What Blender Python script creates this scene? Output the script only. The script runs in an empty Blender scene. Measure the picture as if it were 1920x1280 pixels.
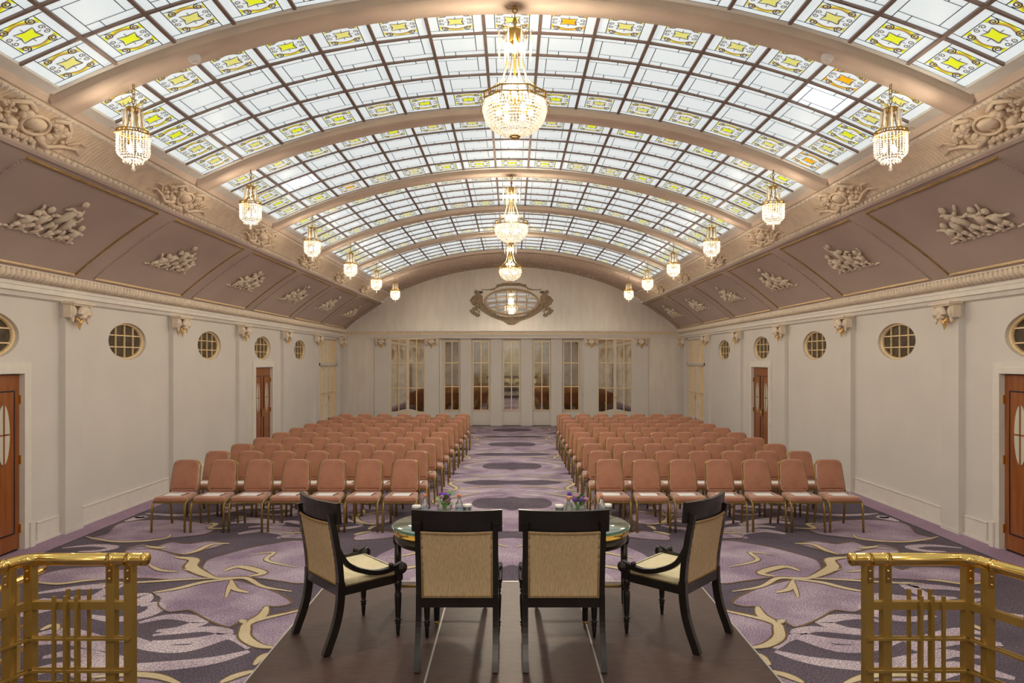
import bpy, math, random
from mathutils import Vector, Matrix
random.seed(7)
S = bpy.context.scene
COL = S.collection
pi = math.pi

# ------------------------------------------------------------------ camera, light, exposure
CAM_H = 2.2
F = 1280.0
cam = bpy.data.cameras.new('camera')
cam.sensor_width = 36; cam.lens = 24; cam.shift_y = 36/1920; cam.clip_start = 0.05; cam.clip_end = 200
cam_ob = bpy.data.objects.new('camera', cam); COL.objects.link(cam_ob)
cam_ob.location = (0, 0, CAM_H); cam_ob.rotation_euler = (pi/2, 0, 0)
S.camera = cam_ob
w = bpy.data.worlds.new('world'); S.world = w; w.use_nodes = True
w.node_tree.nodes['Background'].inputs[0].default_value = (0.80, 0.88, 1.0, 1)
w.node_tree.nodes['Background'].inputs[1].default_value = 1.0
S.view_settings.view_transform = 'Standard'; S.view_settings.look = 'None'
S.view_settings.exposure = 0.0; S.view_settings.gamma = 1.0; S.view_settings.use_curve_mapping = False
SKY_STRENGTH = .92      # daylight coming through the rolled glass of the skylight
BULB = 22.0
LAMP_W = 14.0; LAMP_FILL_SPOT = 6.0; CHAND_W = 46.0; CHAND_FILL_SPOT = 150.0  # spot values: added downward fill beneath the fixtures
S.cycles.diffuse_bounces = 8

# ------------------------------------------------------------------ materials
def lin(c):
    return tuple(((v/255)/12.92 if v/255 <= .04045 else ((v/255+.055)/1.055)**2.4) for v in c)
MATS = {}
def mat(name, rgb, rough=.6, metal=0., spec=.5, noise=0., nscale=8., bump=0., bscale=60., rgb2=None, stretch=None,
        trans=0., emit=None, estr=0., coat=0., sheen=0., alpha=None):
    m = bpy.data.materials.new(name); m.use_nodes = True
    nt = m.node_tree; b = nt.nodes['Principled BSDF']
    c = (*rgb, 1)
    b.inputs['Base Color'].default_value = c
    b.inputs['Roughness'].default_value = rough
    b.inputs['Metallic'].default_value = metal
    b.inputs['Specular IOR Level'].default_value = spec
    b.inputs['Coat Weight'].default_value = coat
    b.inputs['Sheen Weight'].default_value = sheen
    b.inputs['Transmission Weight'].default_value = trans
    if emit: b.inputs['Emission Color'].default_value = (*emit, 1); b.inputs['Emission Strength'].default_value = estr
    if noise or bump or rgb2:
        tc = nt.nodes.new('ShaderNodeTexCoord'); mp = nt.nodes.new('ShaderNodeMapping')
        nt.links.new(tc.outputs['Object'], mp.inputs[0])
        if stretch: mp.inputs['Scale'].default_value = stretch
    if noise or rgb2:
        n = nt.nodes.new('ShaderNodeTexNoise'); n.inputs['Scale'].default_value = nscale; n.inputs['Detail'].default_value = 4
        nt.links.new(mp.outputs[0], n.inputs['Vector'])
        r = nt.nodes.new('ShaderNodeValToRGB')
        r.color_ramp.elements[0].position = .35; r.color_ramp.elements[1].position = .65
        a2 = rgb2 if rgb2 else tuple(v*(1-noise) for v in rgb)
        a1 = rgb if rgb2 else tuple(min(1, v*(1+noise)) for v in rgb)
        r.color_ramp.elements[0].color = (*a2, 1); r.color_ramp.elements[1].color = (*a1, 1)
        nt.links.new(n.outputs['Fac'], r.inputs[0]); nt.links.new(r.outputs[0], b.inputs['Base Color'])
    if bump:
        n2 = nt.nodes.new('ShaderNodeTexNoise'); n2.inputs['Scale'].default_value = bscale; n2.inputs['Detail'].default_value = 3
        nt.links.new(mp.outputs[0], n2.inputs['Vector'])
        bp = nt.nodes.new('ShaderNodeBump'); bp.inputs['Strength'].default_value = bump; bp.inputs['Distance'].default_value = .01
        nt.links.new(n2.outputs['Fac'], bp.inputs['Height']); nt.links.new(bp.outputs[0], b.inputs['Normal'])
    MATS[name] = m
    return m
def glassmat(name, rgb, strength):
    m = bpy.data.materials.new(name); m.use_nodes = True
    nt = m.node_tree; b = nt.nodes['Principled BSDF']
    b.inputs['Base Color'].default_value = (*[v*.5 for v in rgb], 1); b.inputs['Roughness'].default_value = .35; b.inputs['Specular IOR Level'].default_value = .08
    tc = nt.nodes.new('ShaderNodeTexCoord'); n = nt.nodes.new('ShaderNodeTexNoise'); n.inputs['Scale'].default_value = 45
    mp = nt.nodes.new('ShaderNodeMapping'); mp.inputs['Scale'].default_value = (1, 2.5, 1)
    nt.links.new(tc.outputs['Object'], mp.inputs[0]); nt.links.new(mp.outputs[0], n.inputs['Vector'])
    r = nt.nodes.new('ShaderNodeValToRGB')
    r.color_ramp.elements[0].color = (*[v*.9 for v in rgb], 1); r.color_ramp.elements[1].color = (*[min(1, v*1.06) for v in rgb], 1)
    nt.links.new(n.outputs['Fac'], r.inputs[0]); nt.links.new(r.outputs[0], b.inputs['Emission Color'])
    b.inputs['Emission Strength'].default_value = strength
    MATS[name] = m; return m

WALLC = (.68, .655, .615)
mat('wall', WALLC, .75, noise=.03, nscale=1.2, bump=.03, bscale=25)
mat('wall_satin', (.80, .765, .71), .42, metal=.45, noise=.04, nscale=2.5, stretch=(3, 3, .6))
mat('white_trim', (.76, .725, .665), .6, noise=.03)
mat('cove', (.49, .395, .345), .8, noise=.05, nscale=1.5)
mat('plaster', (.76, .63, .475), .7, noise=.07, nscale=9, bump=.1, bscale=40)
mat('relief', (.76, .66, .53), .75, noise=.06, nscale=12)
mat('ribtan', (.70, .565, .455), .65, noise=.05, nscale=3)
mat('curbwhite', (.80, .78, .72), .6, noise=.03)
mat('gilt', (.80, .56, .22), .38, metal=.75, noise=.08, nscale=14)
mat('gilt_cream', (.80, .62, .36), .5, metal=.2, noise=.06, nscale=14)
mat('shadow_gilt', (.42, .28, .11), .5, metal=.6, noise=.08, nscale=14)  # gilt with shade mixed into its colour, for top and far beads
mat('bar', (.235, .165, .135), .5, metal=.2, noise=.06)
mat('lead', (.055, .05, .045), .6)
glassmat('glass_white', (.80, .87, .88), SKY_STRENGTH*.86)
glassmat('glass_bright', (.86, .93, 1.0), SKY_STRENGTH*1.1)
glassmat('glass_lime', (.80, .88, .03), SKY_STRENGTH*.85)
glassmat('glass_pale', (.80, .78, .22), SKY_STRENGTH*.8)
glassmat('glass_orange', (.95, .48, .01), SKY_STRENGTH*.85)
glassmat('glass_amber', (.72, .47, .06), SKY_STRENGTH*.75)
glassmat('glass_grey', (.30, .25, .20), SKY_STRENGTH*.45)
mat('oak', (.33, .105, .022), .35, rgb2=(.24, .068, .012), nscale=3, stretch=(6, 6, .6), coat=.3)
mat('ebony_line', (.025, .015, .02), .3)
mat('ebony', (.012, .009, .008), .28, noise=.2, nscale=6, coat=.4)
mat('brass', (.83, .56, .17), .16, metal=1., noise=.06, nscale=5)
mat('brass_paint', (.44, .285, .075), .36, metal=.65, noise=.07, nscale=7)
mat('chair_gold', (.36, .235, .07), .35, metal=.7, noise=.06)
mat('velvet', (.475, .22, .138), .85, rgb2=(.40, .175, .105), nscale=7, bump=.15, bscale=220, sheen=.6)
mat('paper', (.92, .92, .94), .6)
mat('pen', (.02, .02, .025), .4)
mat('cream_fabric', (.74, .66, .44), .8, noise=.05, nscale=30, bump=.1, bscale=200)
mat('tan_fabric', (.63, .48, .285), .85, rgb2=(.50, .365, .20), nscale=22, stretch=(6, 6, .5), bump=.2, bscale=150)
mat('nail', (.42, .24, .09), .35, metal=.8)
mat('stage', (.085, .05, .042), .42, noise=.18, nscale=14, stretch=(1, 5, 1), bump=.08, bscale=160)
mat('alu', (.72, .70, .68), .35, metal=.7)
mat('mirror', (.66, .62, .55), .04, metal=1., rgb2=(.52, .48, .41), nscale=4)
mat('mirror_bright', (.88, .88, .86), .02, metal=1.)
mat('dark_pane', (.075, .055, .035), .22, noise=.25, nscale=9)
mat('frosted', (.62, .60, .50), .5, bump=.3, bscale=140)
mat('greenglass', (.13, .20, .16), .04, spec=.8, coat=1.)
mat('greenedge', (.10, .34, .28), .08, trans=.3)
mat('clear', (.92, .96, .95), .03, trans=.92)
mat('water', (.88, .95, .93), .02, trans=.95)
mat('porcelain', (.85, .84, .82), .4)
mat('orange_cap', (.85, .28, .13), .45)
mat('leaf', (.10, .30, .04), .5, noise=.2, nscale=30)
mat('purple', (.16, .04, .42), .6, noise=.2, nscale=30)
mat('mauve', (.42, .20, .26), .6, noise=.2, nscale=30)
mat('stem', (.14, .36, .05), .5)
mat('blue_label', (.35, .48, .66), .5)
mat('smoke_white', (.76, .72, .66), .5)
mat('chrome', (.8, .8, .82), .12, metal=1.)
mat('bulb', (1, .9, .75), .4, emit=(1.0, .86, .66), estr=BULB)
# crystal beads: translucent white glass that picks up the bulbs behind it
def beadmat():
    m = bpy.data.materials.new('crystal'); m.use_nodes = True; nt = m.node_tree
    for n in list(nt.nodes): nt.nodes.remove(n)
    o = nt.nodes.new('ShaderNodeOutputMaterial')
    tr = nt.nodes.new('ShaderNodeBsdfTranslucent'); tr.inputs[0].default_value = (.88, .83, .75, 1)
    gl = nt.nodes.new('ShaderNodeBsdfGlossy'); gl.inputs[0].default_value = (1, .97, .92, 1); gl.inputs[1].default_value = .08
    tp = nt.nodes.new('ShaderNodeBsdfTransparent')
    m1 = nt.nodes.new('ShaderNodeMixShader'); m1.inputs[0].default_value = .35
    m2 = nt.nodes.new('ShaderNodeMixShader'); m2.inputs[0].default_value = .40
    nt.links.new(tr.outputs[0], m1.inputs[1]); nt.links.new(gl.outputs[0], m1.inputs[2])
    nt.links.new(m1.outputs[0], m2.inputs[1]); nt.links.new(tp.outputs[0], m2.inputs[2]); nt.links.new(m2.outputs[0], o.inputs[0])
    MATS['crystal'] = m
beadmat()
def carpetmat(name, c1, c2, speck):
    m = bpy.data.materials.new(name); m.use_nodes = True; nt = m.node_tree; b = nt.nodes['Principled BSDF']
    b.inputs['Roughness'].default_value = .95; b.inputs['Specular IOR Level'].default_value = .15
    tc = nt.nodes.new('ShaderNodeTexCoord')
    a = nt.nodes.new('ShaderNodeTexNoise'); a.inputs['Scale'].default_value = 1.6; a.inputs['Detail'].default_value = 3
    g = nt.nodes.new('ShaderNodeTexNoise'); g.inputs['Scale'].default_value = 75; g.inputs['Detail'].default_value = 2
    nt.links.new(tc.outputs['Object'], a.inputs['Vector']); nt.links.new(tc.outputs['Object'], g.inputs['Vector'])
    r = nt.nodes.new('ShaderNodeValToRGB'); r.color_ramp.elements[0].position = .38; r.color_ramp.elements[1].position = .62
    r.color_ramp.elements[0].color = (*c1, 1); r.color_ramp.elements[1].color = (*c2, 1)
    r2 = nt.nodes.new('ShaderNodeValToRGB'); r2.color_ramp.elements[0].position = .36; r2.color_ramp.elements[1].position = .64
    r2.color_ramp.elements[0].color = (1-speck, 1-speck, 1-speck, 1); r2.color_ramp.elements[1].color = (1+speck, 1+speck, 1+speck, 1)
    mx = nt.nodes.new('ShaderNodeMix'); mx.data_type = 'RGBA'; mx.blend_type = 'MULTIPLY'; mx.inputs[0].default_value = 1
    nt.links.new(a.outputs['Fac'], r.inputs[0]); nt.links.new(g.outputs['Fac'], r2.inputs[0])
    nt.links.new(r.outputs[0], mx.inputs[6]); nt.links.new(r2.outputs[0], mx.inputs[7]); nt.links.new(mx.outputs[2], b.inputs['Base Color'])
    bp = nt.nodes.new('ShaderNodeBump'); bp.inputs['Strength'].default_value = .25; bp.inputs['Distance'].default_value = .01
    nt.links.new(g.outputs['Fac'], bp.inputs['Height']); nt.links.new(bp.outputs[0], b.inputs['Normal'])
    MATS[name] = m
carpetmat('carpet_dark', (.112, .092, .125), (.142, .116, .152), .42)
carpetmat('carpet_lilac', (.29, .22, .315), (.47, .385, .485), .42)
carpetmat('carpet_pale', (.43, .35, .43), (.60, .52, .58), .45)
carpetmat('carpet_cream', (.60, .50, .33), (.68, .58, .40), .10)
carpetmat('carpet_brown', (.17, .115, .07), (.20, .135, .08), .2)
carpetmat('carpet_border', (.33, .235, .335), (.37, .265, .37), .15)

# ------------------------------------------------------------------ mesh builder
class MB:
    def __init__(s): s.v = []; s.f = []; s.m = []; s.sm = []
    def add(s, vs, fs, mi=0, smooth=False):
        o = len(s.v); s.v += [tuple(p) for p in vs]
        for f in fs: s.f.append([i+o for i in f]); s.m.append(mi); s.sm.append(smooth)
        return s
    def box(s, x0, x1, y0, y1, z0, z1, mi=0):
        vs = [(x, y, z) for x in (x0, x1) for y in (y0, y1) for z in (z0, z1)]
        return s.add(vs, [(0,1,3,2),(4,6,7,5),(0,4,5,1),(2,3,7,6),(0,2,6,4),(1,5,7,3)], mi)
    def quad(s, a, b, c, d, mi=0): return s.add([a,b,c,d], [(0,1,2,3)], mi)
    def lathe(s, prof, n=16, c=(0,0,0), mi=0, smooth=True, cap=True, a0=0.):
        vs = []; fs = []
        for r, z in prof:
            for i in range(n):
                a = a0+2*pi*i/n; vs.append((c[0]+r*math.cos(a), c[1]+r*math.sin(a), c[2]+z))
        for k in range(len(prof)-1):
            for i in range(n):
                j = (i+1) % n; fs.append((k*n+i, k*n+j, (k+1)*n+j, (k+1)*n+i))
        if cap: fs.append(tuple(range(n-1, -1, -1))); fs.append(tuple((len(prof)-1)*n+i for i in range(n)))
        return s.add(vs, fs, mi, smooth)
    def tube(s, path, r, n=8, mi=0, smooth=True, closed=False):
        P = [Vector(p) for p in path]; vs = []; fs = []; L = len(P); prev = None
        for k in range(L):
            if closed: t = P[(k+1) % L]-P[k-1]
            else: t = P[min(k+1, L-1)]-P[max(k-1, 0)]
            t.normalize()
            if prev is None:
                ref = Vector((0,0,1)) if abs(t.z) < .9 else Vector((1,0,0)); a = t.cross(ref).normalized()
            else: a = (prev-t*prev.dot(t)).normalized()
            prev = a; b = t.cross(a); rr = r[k] if isinstance(r, (list, tuple)) else r
            for i in range(n):
                q = 2*pi*(i+.5)/n; vs.append(P[k]+a*(rr*math.cos(q))+b*(rr*math.sin(q)))
        for k in range(L if closed else L-1):
            k2 = (k+1) % L
            for i in range(n):
                j = (i+1) % n; fs.append((k*n+i, k*n+j, k2*n+j, k2*n+i))
        if not closed: fs.append(tuple(range(n-1,-1,-1))); fs.append(tuple((L-1)*n+i for i in range(n)))
        return s.add(vs, fs, mi, smooth)
    def sweep(s, path, prof, ref=(1,0,0), mi=0, smooth=False):
        # prof points (a, b): a along ref, b along tangent x ref ; scale list optional third
        P = [Vector(p) for p in path]; R = Vector(ref); vs = []; fs = []; L = len(P); n = len(prof)
        for k in range(L):
            t = (P[min(k+1, L-1)]-P[max(k-1, 0)]).normalized(); q = t.cross(R).normalized()
            for a, b in prof: vs.append(P[k]+R*a+q*b)
        for k in range(L-1):
            for i in range(n):
                j = (i+1) % n; fs.append((k*n+i, k*n+j, (k+1)*n+j, (k+1)*n+i))
        fs.append(tuple(range(n-1,-1,-1))); fs.append(tuple((L-1)*n+i for i in range(n)))
        return s.add(vs, fs, mi, smooth)
    def ell(s, c, r, n=8, m=5, mi=0, rot=None):
        vs = []; fs = []; c = Vector(c)
        for k in range(m+1):
            th = pi*k/m
            for i in range(n):
                a = 2*pi*i/n; p = Vector((r[0]*math.sin(th)*math.cos(a), r[1]*math.sin(th)*math.sin(a), r[2]*math.cos(th)))
                if rot: p = rot @ p
                vs.append(c+p)
        for k in range(m):
            for i in range(n):
                j = (i+1) % n; fs.append((k*n+i, (k+1)*n+i, (k+1)*n+j, k*n+j))
        return s.add(vs, fs, mi, True)
    def bead(s, c, r, mi=0):
        x, y, z = c
        return s.add([(x+r,y,z),(x-r,y,z),(x,y+r,z),(x,y-r,z),(x,y,z+r),(x,y,z-r)],
                     [(0,2,4),(2,1,4),(1,3,4),(3,0,4),(2,0,5),(1,2,5),(3,1,5),(0,3,5)], mi, True)
    def poly(s, pts, mi=0): return s.add(pts, [tuple(range(len(pts)))], mi)
    def prism(s, pts, off, mi=0):
        n = len(pts); o = Vector(off); a = [Vector(p) for p in pts]; b = [p+o for p in a]
        fs = [tuple(range(n)), tuple(range(2*n-1, n-1, -1))]+[(i, n+i, n+(i+1) % n, (i+1) % n) for i in range(n)]
        return s.add(a+b, fs, mi)
    def mesh(s, name, mats):
        me = bpy.data.meshes.new(name); me.from_pydata(s.v, [], s.f)
        for m in (mats if isinstance(mats, (list, tuple)) else [mats]): me.materials.append(MATS[m])
        me.polygons.foreach_set('material_index', s.m); me.polygons.foreach_set('use_smooth', s.sm)
        me.update(); return me
    def build(s, name, mats, parent=None, kind=None, loc=None):
        return link(name, s.mesh(name, mats), parent, kind, loc)
def link(name, me, parent=None, kind=None, loc=None, rot=None):
    o = bpy.data.objects.new(name, me); COL.objects.link(o)
    if parent: o.parent = parent
    if kind: o['kind'] = kind
    if loc: o.location = loc
    if rot: o.rotation_euler = rot
    return o
def empty(name, loc=(0,0,0), rz=0., label=None, cat=None, group=None, kind=None):
    o = bpy.data.objects.new(name, None); COL.objects.link(o); o.location = loc; o.rotation_euler = (0,0,rz)
    o.empty_display_size = .1
    return tag(o, label, cat, group, kind)
def tag(o, label=None, cat=None, group=None, kind=None):
    if label: o['label'] = label
    if cat: o['category'] = cat
    if group: o['group'] = group
    if kind: o['kind'] = kind
    return o
def copy_tree(o, parent=None):
    c = o.copy(); COL.objects.link(c); c.parent = parent
    for ch in KIDS.get(o.name, []): copy_tree(ch, c)
    return c
KIDS = {}
def index_kids(root):
    ch = [o for o in COL.objects if o.parent == root]; KIDS[root.name] = ch
    for c in ch: index_kids(c)
def catmull(pts, n=5, closed=True):
    P = [Vector(p) for p in pts]; L = len(P); out = []
    for k in range(L if closed else L-1):
        if closed: a, b, c, d = P[k-1], P[k], P[(k+1) % L], P[(k+2) % L]
        else: a, b, c, d = P[max(k-1,0)], P[k], P[k+1], P[min(k+2,L-1)]
        for i in range(n):
            t = i/n; out.append(.5*((2*b)+(c-a)*t+(2*a-5*b+4*c-d)*t*t+(3*b-a-3*c+d)*t**3))
    if not closed: out.append(P[-1])
    return out

AUD = {-1: 'audience-right', 1: 'audience-left'}
# ------------------------------------------------------------------ layout constants
W = 5.72; YF = 22.9; YB = -8.2
BAY = 2.75
RIBS = [8.8+BAY*k for k in range(-5, 5)]     # -4.95 ... 6.05 ... 19.8
MIDS = [r+BAY/2 for r in RIBS]               # bay centres
VIS_RIBS = RIBS[4:]

# ------------------------------------------------------------------ floor
fl = MB(); fl.quad((-W-.3, YB-.2, 0), (W+.3, YB-.2, 0), (W+.3, YF+.5, 0), (-W-.3, YF+.5, 0))
floor = fl.build('floor', 'carpet_dark', kind='structure'); floor['label'] = 'plum carpet with lilac petals and cream outlines'
def fpx(u, v, ox=0., oy=854., sc=3.):
    x = ox+u/sc; y = oy+v/sc; Y = F*CAM_H/(y-676); return ((x-960)*Y/F, Y)
ZL = {'carpet_lilac': .0005, 'carpet_pale': .0015, 'carpet_dark': .0025, 'carpet_brown': .0035, 'carpet_cream': .0045, 'carpet_border': .0055}
CARPET = {k: MB() for k in ZL}
def clampx(p): return (max(-5.32, min(5.32, p[0])), max(YB+.1, min(YF-.02, p[1])))
CNT = [0]
def cshape(pts, m, single=False):
    for sx in (1, -1):
        q = [clampx((sx*p[0], p[1])) for p in pts]
        CNT[0] += 1; CARPET[m].poly([(x, y, ZL[m]+CNT[0]*6e-7) for x, y in q])
        if single: break
def cstroke(path, m, w0, dz=0.):
    P = catmull([(*p, 0) for p in path], 5, False); L = len(P)
    for sx in (1, -1):
        CNT[0] += 1
        for i in range(L-1):
            q = []
            for k in (i, i+1):
                t = (P[min(k+1, L-1)]-P[max(k-1, 0)]); t.normalize(); nrm = Vector((-t.y, t.x, 0))
                f = k/(L-1); wd = w0*(.18+.82*math.sin(pi*min(.97, max(.03, f)))**.7)/2
                q.append((P[k]+nrm*wd, P[k]-nrm*wd))
            pts = [q[0][0], q[1][0], q[1][1], q[0][1]]
            c = [clampx((sx*p.x, p.y)) for p in pts]
            CARPET[m].poly([(x, y, ZL[m]+CNT[0]*6e-7) for x, y in c])
def z3(pts): return [fpx(u, v) for u, v in pts]
def smooth2(pts): return [(p.x, p.y) for p in catmull([(*p, 0) for p in pts], 4, True)]
petals = [
 [(500,470),(600,440),(640,400),(700,375),(860,360),(1000,362),(1120,375),(1190,385),(1215,410),(1160,440),(1050,455),(930,468),(800,480),(640,488)],
 [(200,700),(260,660),(420,630),(620,625),(690,640),(760,600),(700,540),(800,510),(900,530),(1000,560),(1060,590),(1060,640),(1180,690),(1000,700),(800,690),(600,700),(400,715),(250,722)],
 [(700,530),(800,500),(880,510),(960,485),(1060,495),(1180,480),(1265,497),(1150,530),(1050,558),(960,545),(850,525)],
 [(1140,640),(1165,590),(1250,560),(1400,520),(1560,490),(1720,480),(1900,560),(1890,690),(1700,720),(1600,710),(1450,690),(1350,680),(1230,690),(1160,670)],
 [(860,770),(960,750),(1100,720),(1240,700),(1320,700),(1480,740),(1600,790),(1640,830),(1560,850),(1490,850),(1480,890),(1430,930),(1360,930),(1290,965),(1200,940),(1120,900),(1060,870),(950,880),(890,840),(900,800)],
 [(1375,1000),(1400,950),(1480,910),(1600,880),(1720,860),(1760,950),(1700,1020),(1600,1075),(1470,1070),(1400,1040)],
 [(480,1290),(560,1255),(720,1238),(880,1245),(1000,1290),(1000,1340),(480,1340)],
 [(1240,1300),(1330,1250),(1440,1215),(1600,1200),(1700,1300),(1240,1380)],
]
feathers = [  # pale brush strokes on the dark ground
 ([(200,775),(420,745),(560,735),(650,728),(540,790),(380,800)], .17),
 ([(230,835),(480,815),(700,800),(800,790),(790,830),(620,850)], .17),
 ([(500,900),(640,920),(800,900),(880,860),(860,835),(790,845)], .16),
 ([(240,1135),(420,1110),(560,1140),(700,1165),(600,1190)], .17),
 ([(200,1010),(330,985),(470,1010),(600,1040)], .14),
 ([(780,940),(960,905),(1130,930),(1010,975),(880,985)], .15),
 ([(860,1010),(1020,990),(1180,975),(1270,1000),(1130,1035),(940,1050),(850,1045)], .13),
 ([(580,1080),(700,1030),(850,1075),(1050,1085),(1290,1020),(1400,1085)], .14),
 ([(520,1150),(700,1190),(960,1180),(1210,1150),(1400,1100)], .16),
 ([(350,520),(520,505),(640,515),(560,535),(440,540)], .12),
 ([(820,325),(1000,335),(1200,325),(1340,300),(1250,290)], .15),
 ([(1340,440),(1480,420),(1620,440),(1560,465)], .2),
 ([(1300,380),(1450,370),(1600,390)], .2),
 ([(700,370),(800,345),(760,350)], .2)]
veins = [
 ([(1290,495),(1190,500),(1110,535),(1040,556)], .07), ([(985,572),(1090,585),(1075,625),(1130,660),(1210,692)], .12),
 ([(1030,640),(1130,660),(1210,690),(1300,690),(1390,692),(1480,738),(1640,765)], .06), ([(560,722),(760,715),(1000,700),(1210,690)], .05),
 ([(860,772),(1000,748),(1150,712),(1300,697)], .07), ([(1300,700),(1320,750),(1400,772)], .06), ([(1270,800),(1290,740),(1305,705)], .04),
 ([(1500,850),(1475,900),(1400,938),(1350,925)], .09), ([(1560,1082),(1460,1072),(1385,1030),(1378,985),(1420,935),(1690,872)], .085),
 ([(200,712),(330,722),(480,704),(550,700)], .06), ([(480,457),(640,484),(800,482),(930,466),(960,445)], .06),
 ([(1150,380),(1215,385),(1180,410),(1290,408)], .07), ([(1260,650),(1350,625),(1480,660),(1400,680)], .09),
 ([(1410,560),(1540,545),(1500,590),(1660,628)], .05), ([(500,1250),(700,1232),(880,1242),(1010,1285)], .07),
 ([(1240,1280),(1330,1240),(1440,1210)], .07), ([(840,615),(900,645),(1000,655)], .05), ([(820,510),(900,520),(930,515)], .07),
 ([(230,985),(300,955),(320,985)], .07), ([(1430,1180),(1480,1130),(1540,1110)], .06)]
for rep in range(-1, 5):
    dy = rep*3.95
    def sh(p): return (p[0], p[1]+dy)
    for p in petals:
        ol = [sh(q) for q in smooth2(z3(p))]; cshape(ol, 'carpet_lilac'); cstroke((ol+ol[:1])[::2], 'carpet_brown', .028)
    for p, wd in feathers: cstroke([sh(q) for q in z3(p)], 'carpet_pale', wd)
    for p, wd in veins:
        cstroke([sh(q) for q in z3(p)], 'carpet_brown', wd*1.45); cstroke([sh(q) for q in z3(p)], 'carpet_cream', wd)
# aisle motif (lilac field, dark lobed medallions, cream curves)
for rep in range(0, 5):
    y0 = 6.3+rep*3.7
    cshape(smooth2([(-1.25, y0-.2), (0, y0-.5), (1.25, y0-.2), (1.55, y0+1.2), (1.2, y0+2.2), (1.5, y0+3.0), (0, y0+3.4), (-1.5, y0+3.0), (-1.2, y0+2.2), (-1.55, y0+1.2)]), 'carpet_lilac', True)
    ym = y0+.55
    cshape(smooth2([(-.62, ym), (-.5, ym-.35), (-.15, ym-.4), (0, ym-.52), (.15, ym-.4), (.5, ym-.35), (.62, ym), (.5, ym+.35), (.15, ym+.4), (0, ym+.5), (-.15, ym+.4), (-.5, ym+.35)]), 'carpet_dark', True)
    ym = y0+2.3
    cshape(smooth2([(-.9, ym), (-.45, ym-.22), (0, ym-.12), (.45, ym-.22), (.9, ym), (.55, ym+.3), (0, ym+.2), (-.55, ym+.3)]), 'carpet_dark', True)
    for pth, wd in [([(.75, y0+.1), (1.15, y0+.45), (1.2, y0+.85), (.85, y0+1.1), (.55, y0+1.35)], .07),
                    ([(.05, y0+1.75), (.3, y0+1.95), (.7, y0+1.8), (1.0, y0+1.55)], .06),
                    ([(1.35, y0+1.3), (.95, y0+1.7), (1.1, y0+2.3), (.6, y0+2.75)], .07), ([(.1, y0+3.1), (.5, y0+2.95), (.9, y0+3.15)], .06)]:
        cstroke(pth, 'carpet_brown', wd*1.5); cstroke(pth, 'carpet_cream', wd)
    for pth, wd in [([(.15, y0+1.25), (.6, y0+1.05), (.95, y0+.6), (.8, y0+.2)], .16), ([(.1, y0+2.8), (.5, y0+2.6), (1.0, y0+2.6), (1.3, y0+2.9)], .15), ([(.25, y0+1.6), (.7, y0+1.5), (1.2, y0+1.8)], .13)]:
        cstroke(pth, 'carpet_pale', wd)
for sx in (-1, 1):
    CARPET['carpet_border'].poly([(sx*5.36, YB, ZL['carpet_border']), (sx*W, YB, ZL['carpet_border']), (sx*W, YF, ZL['carpet_border']), (sx*5.36, YF, ZL['carpet_border'])][::sx])
for k, mb in CARPET.items():
    o = mb.build('carpet_pattern', k, floor, kind='stuff')
# stop the loose pattern under the dark edge strip
# ------------------------------------------------------------------ side walls with pilasters, windows and doors
OVC = 2.487; OVA = .50; OVB = .27     # oval opening: half length, half height
def ellipse_hole(mb, x, yc, zc, a, b, y0, y1, z0, z1, n=40):
    ins = []; out = []
    for i in range(n):
        t = 2*pi*(i+.5)/n; c, s_ = math.cos(t), math.sin(t)
        ins.append((x, yc+a*c, zc+b*s_))
        k = 1e9
        if c > 1e-6: k = min(k, (y1-yc)/c)
        if c < -1e-6: k = min(k, (y0-yc)/c)
        if s_ > 1e-6: k = min(k, (z1-zc)/s_)
        if s_ < -1e-6: k = min(k, (z0-zc)/s_)
        out.append((x, yc+c*k, zc+s_*k))
    mb.add(ins+out, [(i, (i+1) % n, n+(i+1) % n, n+i) for i in range(n)])
    for cy in (y0, y1):        # corners
        for cz in (z0, z1):
            best = sorted(range(n), key=lambda i: (out[i][1]-cy)**2+(out[i][2]-cz)**2)[:2]
            mb.add([out[best[0]], (x, cy, cz), out[best[1]]], [(0,1,2)])
    # reveal
    sg = 1 if x > 0 else -1
    rv = [(x+sg*.16, p[1], p[2]) for p in ins]
    mb.add(ins+rv, [(i, (i+1) % n, n+(i+1) % n, n+i) for i in range(n)])
DOOR_BAYS = (MIDS[4], MIDS[7])   # 7.425 and 15.675
LATT = (20.25, 22.25)
def clip_poly(pts, y0, y1, z0, z1):
    def cl(P, ins, inter):
        out = []
        for i in range(len(P)):
            a, b = P[i-1], P[i]
            if ins(b):
                if not ins(a): out.append(inter(a, b))
                out.append(b)
            elif ins(a): out.append(inter(a, b))
        return out
    def mk(ax, v):
        def it(a, b):
            t = (v-a[ax])/(b[ax]-a[ax]); return tuple(a[i]+t*(b[i]-a[i]) for i in range(2))
        return it
    for ax, v, sg in ((0, y0, 1), (0, y1, -1), (1, z0, 1), (1, z1, -1)):
        if not pts: break
        pts = cl(pts, lambda p: sg*(p[ax]-v) >= -1e-9, mk(ax, v))
    return pts
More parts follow.
